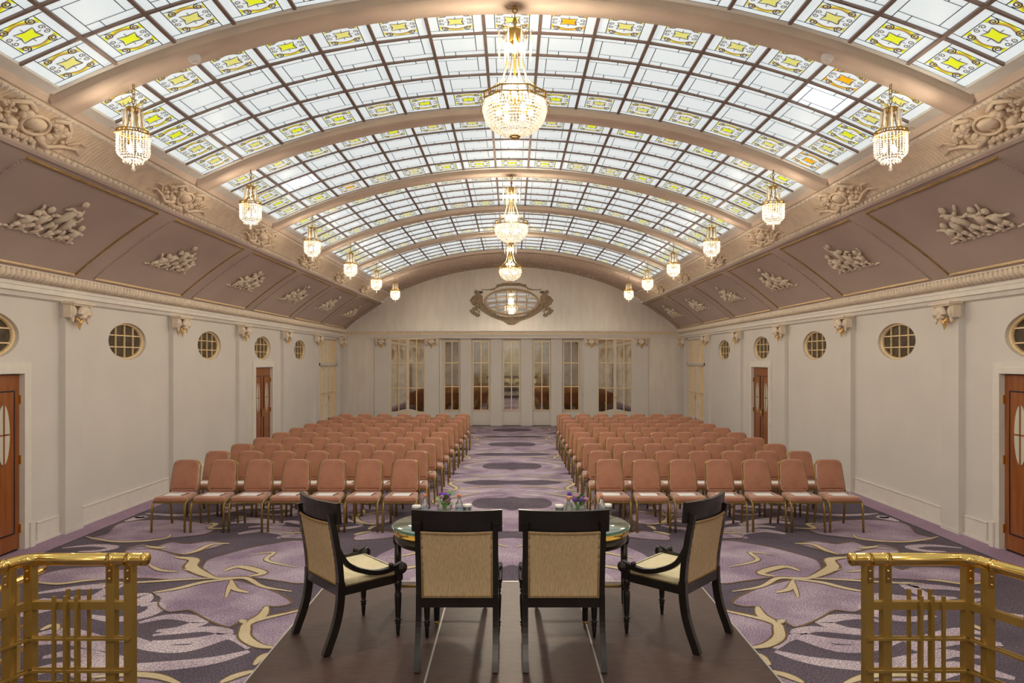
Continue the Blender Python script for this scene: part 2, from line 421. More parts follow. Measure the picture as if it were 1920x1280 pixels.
# oval window part meshes (local: centre of oval, wall plane x=0, +x is outwards behind the wall)
def ring_mesh(a0, b0, a1, b1, x0, x1, n=48):
    mb = MB(); vs = []; prof = [(a0, b0, x0+.012), (a0, b0, x1), (a1, b1, x1), (a1, b1, x0+.02), ((a0+a1)/2, (b0+b1)/2, x0)]
    for a, b, x in prof:
        for i in range(n): t = 2*pi*i/n; vs.append((x, a*math.cos(t), b*math.sin(t)))
    fs = []
    for k in range(5):
        k2 = (k+1) % 5
        for i in range(n): j = (i+1) % n; fs.append((k*n+i, k*n+j, k2*n+j, k2*n+i))
    mb.add(vs, fs, 0, True); return mb
win_frame = ring_mesh(.452, .240, .505, .275, .03, .11).mesh('frame', 'gilt_cream')
ell_poly = [(.46*math.cos(2*pi*i/64), .247*math.sin(2*pi*i/64)) for i in range(64)]
ycuts = [-.47, -.225, .0, .225, .47]; zcuts = [-.255, -.085, .085, .255]
pane_meshes = []
for i in range(4):
    for j in range(3):
        q = clip_poly(ell_poly, ycuts[i]+.006, ycuts[i+1]-.006, zcuts[j]+.006, zcuts[j+1]-.006)
        if len(q) > 2: pane_meshes.append(MB().prism([(.075, p[0], p[1]) for p in q], (.008, 0, 0)).mesh('pane', 'dark_pane'))
bar_meshes = []
for yc in ycuts[1:-1]:
    h = .243*math.sqrt(1-(yc/.455)**2); bar_meshes.append(MB().box(.05, .072, yc-.0085, yc+.0085, -h, h).mesh('mullion', 'gilt_cream'))
for zc in zcuts[1:-1]:
    h = .455*math.sqrt(1-(zc/.243)**2); bar_meshes.append(MB().box(.053, .072, -h, h, zc-.0085, zc+.0085).mesh('mullion', 'gilt_cream'))
backing = MB(); backing.poly([(.11, 1.12*p[0], 1.12*p[1]) for p in ell_poly]); backing = backing.mesh('backing', 'ebony')
wn = 0; dn = 0
def make_window(x, yc, sg):
    global wn; wn += 1
    r = empty('window_%d' % wn, (x, yc, OVC), 0 if sg > 0 else pi, kind='structure'); r['label'] = 'oval window with dark panes and gilt glazing bars high in the side wall'
    link('frame', win_frame, r); link('backing', backing, r)
    for m in pane_meshes: link('pane', m, r)
    for m in bar_meshes: link('mullion', m, r)
# doors: local frame: door lies in YZ plane at x=0, room side is -x, width along y centred, z up
def ellipse_pts(yc, zc, a, b, n=28): return [(yc+a*math.cos(2*pi*i/n), zc+b*math.sin(2*pi*i/n)) for i in range(n)]
def leaf_parts(yc, hw, root, handle_side):
    z0, z1 = .02, 2.04
    leaf = MB().box(.02, .06, yc-hw, yc+hw, z0, z1).build('door_leaf', 'oak', root)
    ln = MB(); t = .016; a, b, c, d = yc-hw*.62, yc+hw*.62, .22, 1.84
    ln.box(.008, .02, a-t, b+t, c-t, c); ln.box(.008, .02, a-t, b+t, d, d+t); ln.box(.008, .02, a-t, a, c, d); ln.box(.008, .02, b, b+t, c, d)
    ln.build('panel_moulding', 'ebony_line', leaf)
    MB().box(.012, .02, a, b, c, d).build('door_panel', 'oak', leaf)
    ow = hw*.36; og = MB(); og.prism([(.005, y, z) for y, z in ellipse_pts(yc, 1.36, ow, .34)], (.01, 0, 0)); g = og.build('oval_light', 'frosted', leaf)
    bars = MB().box(-.002, .006, yc-.008, yc+.008, 1.02, 1.70).box(-.002, .006, yc-ow, yc+ow, 1.352, 1.368)
    bars.build('glazing_cross', 'oak', leaf)
    hy = yc+handle_side*hw*.85
    h = MB().box(.0, .02, hy-.018, hy+.018, .92, 1.10); h.tube([(0, hy, 1.03), (-.045, hy, 1.03), (-.05, hy-handle_side*.10, 1.03)], .008)
    h.build('handle', 'brass', leaf)
    for zh in (.25, 1.05, 1.75):
        y = yc-handle_side*hw
        MB().box(-.004, .03, y-.012, y+.012, zh-.05, zh+.05).build('hinge', 'brass', leaf)
def make_door(x, yc, sg):
    global dn; dn += 1
    r = empty('door_%d' % dn, (x, yc, 0), 0 if sg > 0 else pi, kind='structure'); r['label'] = 'oak double door with slim oval lights set in grey moulded frame'
    leaf_parts(-.265, .262, r, 1); leaf_parts(.265, .262, r, -1)
    MB().box(.06, .08, -.6, .6, 0, 2.1).build('door_back', 'ebony', r)
    ar = MB()
    for (o, i2, dx) in ((.66, .60, .03), (.60, .53, .045)):
        zt = 2.05+(o-.53); zi = 2.05+(i2-.53)
        ar.box(-dx, .05, -o, -i2, 0, zt); ar.box(-dx, .05, i2, o, 0, zt); ar.box(-dx, .05, -i2, i2, zi, zt)
    ar.box(-.065, -.032, -.675, -.605, 0, .30); ar.box(-.065, -.032, .605, .675, 0, .30)
    ar.build('architrave', 'white_trim', r)
def corbel_mesh():
    mb = MB()    # local: wall plane x=0, protrudes -x, centre y=0, z down from 0
    mb.box(-.15, .02, -.215, .215, -.03, 0, 0); mb.box(-.13, .02, -.19, .19, -.05, -.03, 0)
    for s_ in (-1, 1):    # side volutes
        for k, (r, zc) in enumerate(((.085, -.125), (.055, -.125), (.028, -.125))):
            mb.lathe([(r, 0), (r, .04+.012*k)], 16, (0, 0, 0), 0)
            n = len(mb.v); L = 32
            for q in range(n-32, n):
                vx, vy, vz = mb.v[q]; mb.v[q] = (-.06+vx*.9, s_*(.145+vz), zc+vy*1.0)
        mb.box(-.10, .0, s_*.17-.04, s_*.17+.04, -.20, -.05, 0)
        mb.ell((-.08, s_*.15, -.215), (.025, .022, .04), 8, 5, 0); mb.ell((-.085, s_*.15, -.25), (.014, .012, .025), 8, 5, 1)
    for k in range(9):    # shell flutes
        a = pi*(k+.5)/9; c, s_ = math.cos(a), math.sin(a)
        mb.tube([(-.12, .0, -.17), (-.16, .07*c, -.16+.06*s_), (-.13, .125*c, -.155+.105*s_)], [.010, .020, .024], 6, 0)
    mb.ell((-.12, 0, -.185), (.045, .06, .035), 10, 6, 0)
    for k, (y, z, r) in enumerate([(-.06,-.215,.02), (.06,-.215,.02), (-.03,-.235,.024), (.03,-.235,.024), (0,-.26,.026), (-.02,-.255,.02), (0,-.29,.018), (0,-.32,.012)]):
        mb.ell((-.085+.02*(k > 4), y, z), (r*.8, r, r*1.2), 8, 5, 1)
    mb.add([(-.08,0,-.365), (-.05,-.02,-.29), (-.05,.02,-.29), (-.10,0,-.29)], [(0,1,3), (0,3,2), (0,2,1), (1,2,3)], 1)
    return mb
corbel = corbel_mesh().mesh('capital', ['relief', 'gilt'])
pil_mesh = MB().box(-.075, .02, -.17, .17, 0, 2.96); pil_mesh.box(-.085, .02, -.18, .18, 0, .05); pil_mesh = pil_mesh.mesh('pilaster', 'wall')
def side_wall(sg, name):
    x = sg*W; mb = MB()
    ys = [YB]+[r for r in RIBS]+[YF+.3]
    for k in range(len(ys)-1):
        y0, y1 = ys[k], ys[k+1]; yc = (y0+y1)/2
        def rect(a, b, c, d):
            if b > a and d > c: mb.quad((x, a, c), (x, b, c), (x, b, d), (x, a, d))
        if y0 > 22 or y1 > 22:         # lattice doors bay
            rect(y0, LATT[0], 0, 3.0); rect(LATT[1], y1, 0, 3.0); rect(LATT[0], LATT[1], 2.93, 3.0)
            continue
        if y0 < .5: rect(y0, y1, 0, 3.0); continue
        oy0, oy1, oz0, oz1 = yc-.7, yc+.7, 2.12, 2.86
        ellipse_hole(mb, x, yc, OVC, OVA, OVB, oy0, oy1, oz0, oz1)
        rect(y0, oy0, 0, 3.0); rect(oy1, y1, 0, 3.0); rect(oy0, oy1, oz1, 3.0)
        if any(abs(yc-d) < .1 for d in DOOR_BAYS):
            rect(oy0, yc-.53, 0, oz0); rect(yc+.53, oy1, 0, oz0); rect(yc-.53, yc+.53, 2.05, oz0)
        else: rect(oy0, oy1, 0, oz0)
    wall = mb.build(name, 'wall', kind='structure'); wall['label'] = 'pale grey side wall with pilasters and oval windows'
    for r in RIBS[1:]+[22.55]:
        p = link('pilaster', pil_mesh, wall, loc=(x, r, 0), rot=(0, 0, 0 if sg > 0 else pi))
        link('capital', corbel, p, loc=(-.07, 0, 2.95))
    for yc in MIDS[:-1]:
        if yc < 1: continue
        make_window(x, yc, sg)
        if any(abs(yc-d) < .1 for d in DOOR_BAYS): make_door(x, yc, sg)
    # raised skirting panels between pilasters
    bs = MB(); d = -sg
    for k in range(1, len(RIBS)):
        a = RIBS[k]+.17; b = (RIBS[k+1] if k+1 < len(RIBS) else 22.5)-.17
        segs = [(a, b)]
        yc = (a+b)/2
        if any(abs(yc-q) < .15 for q in DOOR_BAYS): segs = [(a, yc-.68), (yc+.68, b)]
        if k == len(RIBS)-1: segs = [(a, LATT[0]-.03)]
        for (p, q) in segs:
            if q-p < .1: continue
            x0, x1 = sorted((x, x+d*.018)); bs.box(x0, x1, p+.1, q-.03, 0, .25)
            x0, x1 = sorted((x, x+d*.028)); bs.box(x0, x1, p+.1, q-.03, .245, .257); bs.box(x0, x1, p, q, 0, .035)
    bs.build('baseboard_left' if sg < 0 else 'baseboard_right', 'white_trim', kind='structure')
    return wall
wall_l = side_wall(-1, 'wall_left'); wall_r = side_wall(1, 'wall_right')
# lattice glazed doors in the last bay of each side wall
for sg in (-1, 1):
    dn += 1
    x = sg*W
    r = empty('door_%d' % dn, (x, (LATT[0]+LATT[1])/2, 0), 0 if sg > 0 else pi, kind='structure'); r['label'] = 'pale glazed double door with gilt vertical lattice and transom'
    hw = (LATT[1]-LATT[0])/2
    MB().box(.05, .08, -hw, hw, 0, 2.93).build('glazing', 'smoke_white', r)
    fr = MB().box(-.02, .05, -hw, -hw+.06, 0, 2.93).box(-.02, .05, hw-.06, hw, 0, 2.93).box(-.02, .05, -hw, hw, 2.05, 2.13).box(-.02, .05, -hw, hw, 2.87, 2.93).box(.0, .05, -.05, .05, 0, 2.05)
    fr.build('door_frame', 'wall', r)
    MB().box(0, .05, -hw+.06, hw-.06, 0, .42).build('kick_panel', 'wall', r)
    for k in range(9):
        y = -hw+.14+(2*hw-.28)*k/8
        if abs(y) < .06: continue
        MB().box(.02, .05, y-.012, y+.012, .42, 2.05).build('lattice_bar', 'gilt_cream', r)
        MB().box(.02, .05, y-.012, y+.012, 2.13, 2.87).build('lattice_bar', 'gilt_cream', r)
    MB().box(.015, .05, -hw+.06, hw-.06, 1.20, 1.225).build('lattice_bar', 'gilt_cream', r)
    h = MB().box(-.02, .0, -.03, .0, .95, 1.15); h.tube([(-.01, -.02, 1.05), (-.06, -.02, 1.05), (-.06, .06, 1.05)], .008); h.build('handle', 'brass', r)

# ------------------------------------------------------------------ cornice (trim) along both side walls
tn = 0
for sg in (-1, 1):
    prof = [(W, 2.93), (W-.05, 2.95), (W-.07, 3.0), (W-.10, 3.005), (W-.10, 3.06), (W-.11, 3.065), (W-.11, 3.115), (W-.13, 3.12), (W-.15, 3.23), (W-.17, 3.235), (W-.17, 3.25), (W+.1, 3.25), (W+.1, 2.93)]
    tn += 1
    mb = MB(); n = len(prof)
    vs = [(sg*p[0], y, p[1]) for y in (YB, YF) for p in prof]
    mb.add(vs, [(i, (i+1) % n, n+(i+1) % n, n+i) for i in range(n)])
    t = mb.build('trim_%d' % tn, 'white_trim', kind='structure'); t['label'] = 'cream cornice with leaf moulding along the side wall'
    lf = MB(); y = 4.6; k = 0
    while y < YF-.02:
        # one tongue of the leaf moulding: bulging leaf leaning along the wall
        a = (sg*(W-.125), y, 3.125); b = (sg*(W-.165), y+.015, 3.18); c = (sg*(W-.175), y+.03, 3.232)
        lf.tube([a, b, c], [.028, .040, .022], 6, 0)
        y += .078; k += 1
    lf.build('leaf_moulding', 'relief', t, kind='stuff')
    lf2 = MB(); y = 4.6
    while y < YF: lf2.bead((sg*(W-.115), y, 3.118), .014); y += .039
    lf2.build('bead_moulding', 'relief', t, kind='stuff')

# ------------------------------------------------------------------ ceiling: coves, ornamental band, ribs, end vault
A0 = Vector((5.56, 0, 3.24)); B0 = Vector((4.40, 0, 4.10))
chord = (B0-A0); cd = chord.normalized(); cn = Vector((-cd.z, 0, cd.x)); cn = cn if cn.z > 0 else -cn
def cove_pt(t, off=0.):   # off > 0 = into the room
    return A0+chord*t+cn*(.035*4*t*(1-t)-off)
def cove3(sg, t, y, off=0.):
    p = cove_pt(t, off); return Vector((sg*p.x, y, p.z))
ceiling = empty('ceiling', (0, 10, 3.2), kind='structure'); ceiling['label'] = 'vaulted ceiling with taupe coves, ornamented bands and tan ribs'
def cbuild(mb, name, mats, kind=None):
    o = mb.build(name, mats, ceiling, kind); o.location = (0, -10, -3.2); return o
def cparent(o, parent):   # place world-space mesh under a ceiling child
    o.parent = parent; return o
RGL = 9.08; ZCR = 5.43; HALF = 3.9
def arc_z(x, dz=0.): return ZCR+dz-(RGL-math.sqrt(RGL*RGL-x*x))
coves = {}; bands = {}
for sg in (-1, 1):
    mb = MB(); N = 10
    for k in range(N):
        a, b = k/N, (k+1)/N
        mb.quad(cove3(sg, a, YB), cove3(sg, b, YB), cove3(sg, b, YF+.2), cove3(sg, a, YF+.2))
    # stepped ledge under the ornamental band
    pts = [(4.40, 4.10), (4.385, 4.09), (4.36, 4.115), (4.36, 4.135)]
    for i in range(len(pts)-1):
        (xa, za), (xb, zb) = pts[i], pts[i+1]
        mb.quad((sg*xa, YB, za), (sg*xb, YB, zb), (sg*xb, YF+.2, zb), (sg*xa, YF+.2, za))
    for f in range(len(mb.sm)): mb.sm[f] = True
    coves[sg] = cbuild(mb, 'cove', 'cove')
    # ornamental band: fluted field
    mb = MB(); P0 = Vector((4.335, 0, 4.185)); P1 = Vector((4.075, 0, 4.40)); bn = Vector((-(P1-P0).z, 0, (P1-P0).x)).normalized(); bn = bn if bn.z < 0 else -bn
    def band_pt(t, y, off): p = P0+(P1-P0)*t-bn*(.02*4*t*(1-t))+bn*off; return (sg*p.x, y, p.z)
    y = YB; st = .0275; cols = [0, .25, .5, .75, 1.]; rows = []
    i = 0
    while y < YF+.1:
        off = .009 if i % 2 else -.004
        rows.append([band_pt(t, y+.05*t, off) for t in cols]); y += st; i += 1
    vs = [p for r in rows for p in r]; n = len(cols)
    mb.add(vs, [(k*n+j, k*n+j+1, (k+1)*n+j+1, (k+1)*n+j) for k in range(len(rows)-1) for j in range(n-1)], 0, False)
    bands[sg] = cbuild(mb, 'ornament_band', 'plaster')
    # lower and upper mouldings, fascia and curb beside the glass
    mb = MB()
    strips = [[(4.36, 4.135), (4.375, 4.15), (4.36, 4.185), (4.335, 4.19)], [(4.075, 4.40), (4.055, 4.395), (4.04, 4.42), (4.05, 4.435)]]
    for sp in strips:
        for i in range(len(sp)-1):
            (xa, za), (xb, zb) = sp[i], sp[i+1]
            mb.quad((sg*xa, YB, za), (sg*xb, YB, zb), (sg*xb, YF, zb), (sg*xa, YF, za))
    yy = 4.2
    while yy < YF:     # egg moulding and leaf edge
        mb.ell((sg*4.365, yy, 4.155), (.028, .042, .03), 6, 4); yy += .10
    yy = 4.2
    while yy < YF:
        mb.ell((sg*4.055, yy, 4.41), (.018, .03, .022), 5, 3); yy += .065
    cbuild(mb, 'egg_moulding', 'relief', kind='stuff')
    mb = MB(); sp = [(4.05, 4.435), (4.02, 4.43), (3.99, 4.475), (3.985, 4.49)]
    for i in range(len(sp)-1):
        (xa, za), (xb, zb) = sp[i], sp[i+1]; mb.quad((sg*xa, YB, za), (sg*xb, YB, zb), (sg*xb, YF, zb), (sg*xa, YF, za))
    cbuild(mb, 'fascia', 'ribtan')
    mb = MB(); mb.quad((sg*3.985, YB, 4.49), (sg*3.89, YB, 4.53), (sg*3.89, 20.0, 4.53), (sg*3.985, 20.0, 4.49)); mb.quad((sg*3.89, YB, 4.53), (sg*3.89, 20.0, 4.53), (sg*3.89, 20.0, 4.62), (sg*3.89, YB, 4.62))
    cbuild(mb, 'curb', 'curbwhite')
    # cartouches near each rib: oval shield amid foliage lumps
    rnd = random.Random(5)
    mb = MB(); bu = (P1-P0).normalized(); bl = (P1-P0).length
    def bp(t, y, off): p = P0+(P1-P0)*t+bn*off; return Vector((sg*p.x, y, p.z))
    def blob(t, y, r, e=1., k=0): mb.ell(bp(t, y, .012), (r, r*e, r), 6, 4, 0)
    ringn = 18
    mb.tube([bp(.50+.30*math.sin(2*pi*i/ringn), .0+.15*math.cos(2*pi*i/ringn), .03) for i in range(ringn)], .016, 6, closed=True)
    mb.ell(bp(.5, 0, .0), (.09, .13, .06), 10, 6)
    for s_ in (-1, 1):
        for i in range(26):
            f = i/26; yy = s_*(.14+.34*f+rnd.uniform(-.02, .02)); blob(.5+rnd.uniform(-.42, .42)*(1-.6*f), yy, rnd.uniform(.022, .05)*(1-.45*f), rnd.uniform(.8, 1.7))
        mb.tube([bp(.85, s_*.12, .02), bp(1.0, s_*.25, .03), bp(.8, s_*.38, .02), bp(.55, s_*.33, .02), bp(.6, s_*.27, .025)], [.025,.022,.018,.014,.01], 6)
        mb.tube([bp(.2, s_*.14, .02), bp(.05, s_*.3, .03), bp(.25, s_*.45, .02), bp(.35, s_*.62, .015), bp(.2, s_*.74, .01)], [.03,.026,.02,.014,.008], 6)
        mb.tube([bp(.35, s_*.5, .012), bp(.6, s_*.6, .012), bp(.55, s_*.72, .01)], [.016,.012,.006], 6)
    for k in range(7): blob(.02+.03*(k % 2), -.15+.05*k, .035)
    cart = mb.mesh('cartouche', 'plaster')
    for r in RIBS[1:]:
        o = link('cartouche', cart, bands[sg]); o.location = (0, r-.05, 0)
    # gilt bead frames and figure reliefs on the cove
    def frame_line(pts, m, rr=.016):
        q = MB(); q.tube(pts, rr, 6); L = sum(((Vector(pts[i+1])-Vector(pts[i])).length for i in range(len(pts)-1)))
        n = int(L/.035)
        for k in range(n):
            f = (k+.5)/n*(len(pts)-1); i = min(int(f), len(pts)-2); p = Vector(pts[i]).lerp(Vector(pts[i+1]), f-i); q.bead(p-Vector((sg*.008, 0, .012)), .012)
        o = cbuild(q, 'gilt_bead', m)
        o.parent = coves[sg]; o.location = (0, 0, 0)
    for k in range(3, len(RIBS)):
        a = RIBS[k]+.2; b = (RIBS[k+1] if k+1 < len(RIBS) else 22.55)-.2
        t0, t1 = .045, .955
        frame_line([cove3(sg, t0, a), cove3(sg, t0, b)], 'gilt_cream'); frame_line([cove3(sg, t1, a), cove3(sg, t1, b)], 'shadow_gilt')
        frame_line([cove3(sg, t0+(t1-t0)*i/8, a) for i in range(9)], 'cove', .009); frame_line([cove3(sg, t0+(t1-t0)*i/8, b) for i in range(9)], 'shadow_gilt')  # near bead takes the cove colour to look unlit; far bead shaded gilt
# figure reliefs
def relief_mesh(seed):
    R = random.Random(seed); mb = MB()   # local: x along wall, y up the slope, z out of the surface
    def cap(a, b, r0, r1):
        r0 *= 1.12; r1 *= 1.12; mb.tube([a, ((a[0]+b[0])/2+.01, (a[1]+b[1])/2, (a[2]+b[2])/2+.01), b], [r0, (r0+r1)/2*1.05, r1], 6)
    for i in range(16):
        x = -.56+1.12*i/15; mb.ell((x, -.20+.012*math.sin(i*2.1), .012), (.045, .018, .02), 6, 4)
    xs = [-.40, -.22, -.02, .17, .38]; hs = [.22, .33, .50, .36, .24]
    for i, x in enumerate(xs):
        h = hs[i]*R.uniform(.85, 1.12)+.04; lean = R.uniform(-.10, .10)
        hip = (x, -.19+h*.38, .03); sh_ = (x+lean*.6, -.19+h*.75, .045); hd = (x+lean*.8, -.19+h*.95+.02, .05)
        cap(hip, sh_, .042, .05); mb.ell(hd, (.042, .046, .042), 7, 5)
        for s_ in (-1, 1):
            kn = (x+s_*R.uniform(.02, .10), -.19+h*.2, .04); ft = (x+s_*R.uniform(.02, .14), -.195, .02)
            cap(hip, kn, .034, .026); cap(kn, ft, .025, .014)
            el = (sh_[0]+s_*R.uniform(.06, .12), sh_[1]+R.uniform(-.08, .06), .04); ha = (el[0]+s_*R.uniform(.0, .1), el[1]+R.uniform(-.05, .12), .03)
            cap(sh_, el, .024, .019); cap(el, ha, .018, .012)
    for i in range(14):
        f = i/13; mb.ell((-.2+.45*f, .08+.06*math.sin(pi*f)*(-1 if seed % 2 else 1)+R.uniform(-.02,.02), .03), (.028, .024, .024), 6, 4)
    mb.v = [(x, y, z*.7) for x, y, z in mb.v]
    return mb.mesh('figure_relief', 'relief')
rel = [relief_mesh(k) for k in range(4)]
for sg in (-1, 1):
    for k in range(4, len(RIBS)):
        yc = (RIBS[k]+(RIBS[k+1] if k+1 < len(RIBS) else 22.55))/2
        p = cove3(sg, .50, yc, -.002); ux = Vector((0, -sg, 0)); uy = Vector((sg*cd.x, 0, cd.z)); uz = ux.cross(uy)
        M = Matrix((ux, uy, uz)).transposed().to_4x4(); M.translation = p
        o = link('figure_relief', rel[(k+(sg > 0)*2) % 4], coves[sg]); o.matrix_basis = M
# ribs
def rib_mesh(y0, y1, drop=.09, n=40):
    mb = MB(); xs = [-3.99+7.98*i/n for i in range(n+1)]
    secs = [(y0, .03), (y0, -.02), (y0+.03, -drop+.01), (y0+.03, -drop), (y1-.03, -drop), (y1-.03, -drop+.01), (y1, -.02), (y1, .03)]
    vs = [(x, y, arc_z(x, dz)) for x in xs for y, dz in secs]; m = len(secs)
    mb.add(vs, [(i*m+j, i*m+j+1, (i+1)*m+j+1, (i+1)*m+j) for i in range(n) for j in range(m-1)], 0, True)
    return mb
RW = .17
for r in RIBS:
    o = cbuild(rib_mesh(r-RW, r+RW), 'rib', 'ribtan')
    fm = MB()
    for e in (-1, 1):
        for i in range(40):
            xa, xb = -3.95+7.9*i/40, -3.95+7.9*(i+1)/40; ya, yb = r+e*RW, r+e*(RW+.035)
            fm.quad((xa, ya, arc_z(xa, -.034)), (xb, ya, arc_z(xb, -.034)), (xb, yb, arc_z(xb, -.022)), (xa, yb, arc_z(xa, -.022)))
    cbuild(fm, 'rib_fillet', 'curbwhite')
# end vault soffit between last rib and far wall, with faint ornament
mb = rib_mesh(RIBS[-1]+RW, YF+.1, .09, 40); vault = cbuild(mb, 'end_vault', 'ribtan')
orn = MB(); rnd = random.Random(3)
for i in range(150):
    x = rnd.uniform(-3.5, 3.5); y = rnd.uniform(20.5, 22.4); orn.ell((x, y, arc_z(x, -.092)), (rnd.uniform(.03, .09), rnd.uniform(.03, .08), .015), 6, 4)
for i in range(60):
    x = -3.7+7.4*i/59
    for y in (20.25, 22.65): orn.ell((x, y, arc_z(x, -.092)), (.045, .035, .02), 6, 4)
o = orn.build('vault_ornament', 'plaster', vault, kind='stuff')
# solid roof shell above glass is open to the sky; upper enclosure walls keep the lantern closed
# smoke detectors on the first rib
for x in (-2.82, 2.80):
    d = MB(); d.lathe([(.055, 0), (.055, -.02), (.045, -.045), (.03, -.05)], 20); d.lathe([(.02, -.05), (.018, -.056)], 12)
    o = d.build('smoke_detector', 'porcelain'); o.location = (x, 6.05, arc_z(x, -.088)); o.rotation_euler = (0, math.asin(x/RGL), 0)
    tag(o, 'round white smoke detector under the tan ceiling rib, %s side' % AUD[-1 if x < 0 else 1], 'smoke detector', 'smoke detectors on the rib')

# ------------------------------------------------------------------ skylight glazing
NX, NY = 15, 5
ANG = math.asin(HALF/RGL); DA = 2*ANG/NX
PW = 2*RGL*math.sin(DA/2); PD = (BAY-2*RW)/NY
hx, hy = PW/2-.012, PD/2-.012
def leadline(mb, a, b, wd=.008, mi=1, z=-.004):
    a = Vector((*a, z)); b = Vector((*b, z)); t = (b-a).normalized(); n = Vector((-t.y, t.x, 0))*wd/2
    mb.add([a-n, a+n, b+n, b-n], [(0,1,2,3)], mi)
def leadcurve(mb, pts, wd=.008, mi=1, z=-.004):
    P = [Vector((*p, z)) for p in pts]; L = len(P); vs = []
    for k in range(L):
        t = (P[min(k+1,L-1)]-P[max(k-1,0)]).normalized(); n = Vector((-t.y, t.x, 0))*(wd[k] if isinstance(wd, list) else wd)/2; vs += [P[k]-n, P[k]+n]
    mb.add(vs, [(2*k, 2*k+1, 2*k+3, 2*k+2) for k in range(L-1)], mi)
def plain_pane():
    mb = MB(); mb.box(-hx, hx, -hy, hy, 0, .006, 0)
    ix, iy = hx*.66, hy*.62
    leadline(mb, (-ix, iy), (hx, iy)); leadline(mb, (ix, -hy), (ix, iy)); leadline(mb, (-hx, -iy), (ix, -iy)); leadline(mb, (-ix, -iy), (-ix, hy))
    leadline(mb, (-hx*.2, iy), (-hx*.2, hy)); leadline(mb, (hx*.2, -hy), (hx*.2, -iy))
    return mb
def pattern_pane():
    mb = MB(); mb.box(-hx, hx, -hy, hy, 0, .006, 0)
    q = .165
    for s_ in (-1, 1):
        leadline(mb, (-q, s_*q), (q, s_*q)); leadline(mb, (s_*q, -q), (s_*q, q))
    leadline(mb, (-q, q), (-hx, q)); leadline(mb, (q, q), (q, hy)); leadline(mb, (q, -q), (hx, -q)); leadline(mb, (-q, -q), (-q, -hy))
    # star
    star = []
    for i in range(8):
        a = 2*pi*i/8+pi/4
        r = .085 if i % 2 == 0 else .048
        star.append((r*math.cos(a)*1.12, r*math.sin(a)*.88, -.002))
    mb.poly(star, 2)
    o = [(x*1.14, y*1.14) for x, y, z in star]; leadcurve(mb, o+[o[0]], .015, 3)
    for s_ in (-1, 1):
        leadline(mb, (s_*.06, 0), (s_*.105, 0), .007); leadline(mb, (0, s_*.05), (0, s_*.09), .007)
        for t_ in (-1, 1):     # corner spirals
            c = (s_*.112, t_*.122); pts = []
            for k in range(22):
                a = k/21*2*pi*1.6; r = .038*(1-.8*k/21); pts.append((c[0]+s_*r*math.cos(a+1.2), c[1]+t_*r*math.sin(a+1.2)))
            leadcurve(mb, pts, .0125, 3); leadcurve(mb, pts, .005, 1, -.005)
            c2 = (s_*.128, t_*.03); pts = []
            for k in range(16):
                a = k/15*2*pi*1.3; r = .026*(1-.75*k/15); pts.append((c2[0]+s_*r*math.cos(a-1.2), c2[1]+t_*r*math.sin(a-1.2)))
            leadcurve(mb, pts, .010, 3)
        # amber and yellow wave between the corner spirals
        wv = [(-.15+.30*k/14, s_*(.128+.022*math.cos(2*pi*k/14*1.0+pi))) for k in range(15)]
        leadcurve(mb, wv, [.012+.026*math.sin(pi*k/14) for k in range(15)], 4, -.002)
        wv2 = [(x, y+s_*.016) for x, y in wv[2:-2]]; leadcurve(mb, wv2, .015, 2, -.0025)
        wv3 = [(x, y-s_*.016) for x, y in wv]; leadcurve(mb, wv3, .008, 3)
        mb.poly([(s_*.16, .155, -.0015), (s_*.16, .06, -.0015), (s_*.135, .09, -.0015), (s_*.145, .13, -.0015)], 2)
        mb.poly([(s_*.16, -.155, -.0015), (s_*.16, -.06, -.0015), (s_*.135, -.09, -.0015), (s_*.145, -.13, -.0015)], 2)
    return mb
pp, qp = plain_pane(), pattern_pane()
plain_me = pp.mesh('pane', ['glass_white', 'lead']); bright_me = pp.mesh('pane', ['glass_bright', 'lead'])
pat_me = {k: qp.mesh('patterned_pane', ['glass_white', 'lead', k, 'glass_grey', 'glass_amber']) for k in ('glass_lime', 'glass_pale', 'glass_orange')}
lbar = MB().box(-.016, .016, -PD*NY/2, PD*NY/2, -.028, .02).mesh('glazing_bar', 'bar')
def arcbar(wd, z0, z1):
    mb = MB(); n = 30; secs = [(-wd, z1), (-wd, z0), (wd, z0), (wd, z1)]
    vs = [(HALF*1.0*math.sin(ANG*(2*i/n-1))/math.sin(ANG), y, 0) for i in range(n+1) for y, dz in secs]
    vs = []
    for i in range(n+1):
        a = ANG*(2*i/n-1)
        for y, dz in secs: vs.append(((RGL+dz)*math.sin(a), y, (RGL+dz)*math.cos(a)-RGL))
    mb.add(vs, [(i*4+j, i*4+(j+1) % 4, (i+1)*4+(j+1) % 4, (i+1)*4+j) for i in range(n) for j in range(4)], 0); return mb.mesh('glazing_bar', 'bar')
tbar = arcbar(.012, -.022, .02)
rng = random.Random(11)
FORCE = {(4, 13, 0): 'glass_orange', (4, 14, 4): 'glass_orange', (4, 13, 1): 'bright', (5, 1, 2): 'bright'}
def pane_mesh(i, j, b=0):
    f = FORCE.get((b, i, j))
    if f: return bright_me if f == 'bright' else pat_me[f]
    if i in (0, NX-1) or j in (0, NY-1):
        v = rng.random(); return pat_me['glass_lime' if v < .52 else 'glass_pale' if v < .985 else 'glass_orange']
    return plain_me
def join_into(mb, me, M):
    o = len(mb.v)
    for v in me.vertices: mb.v.append(tuple(M @ v.co))
    for p in me.polygons: mb.f.append([o+k for k in p.vertices]); mb.m.append(p.material_index); mb.sm.append(False)
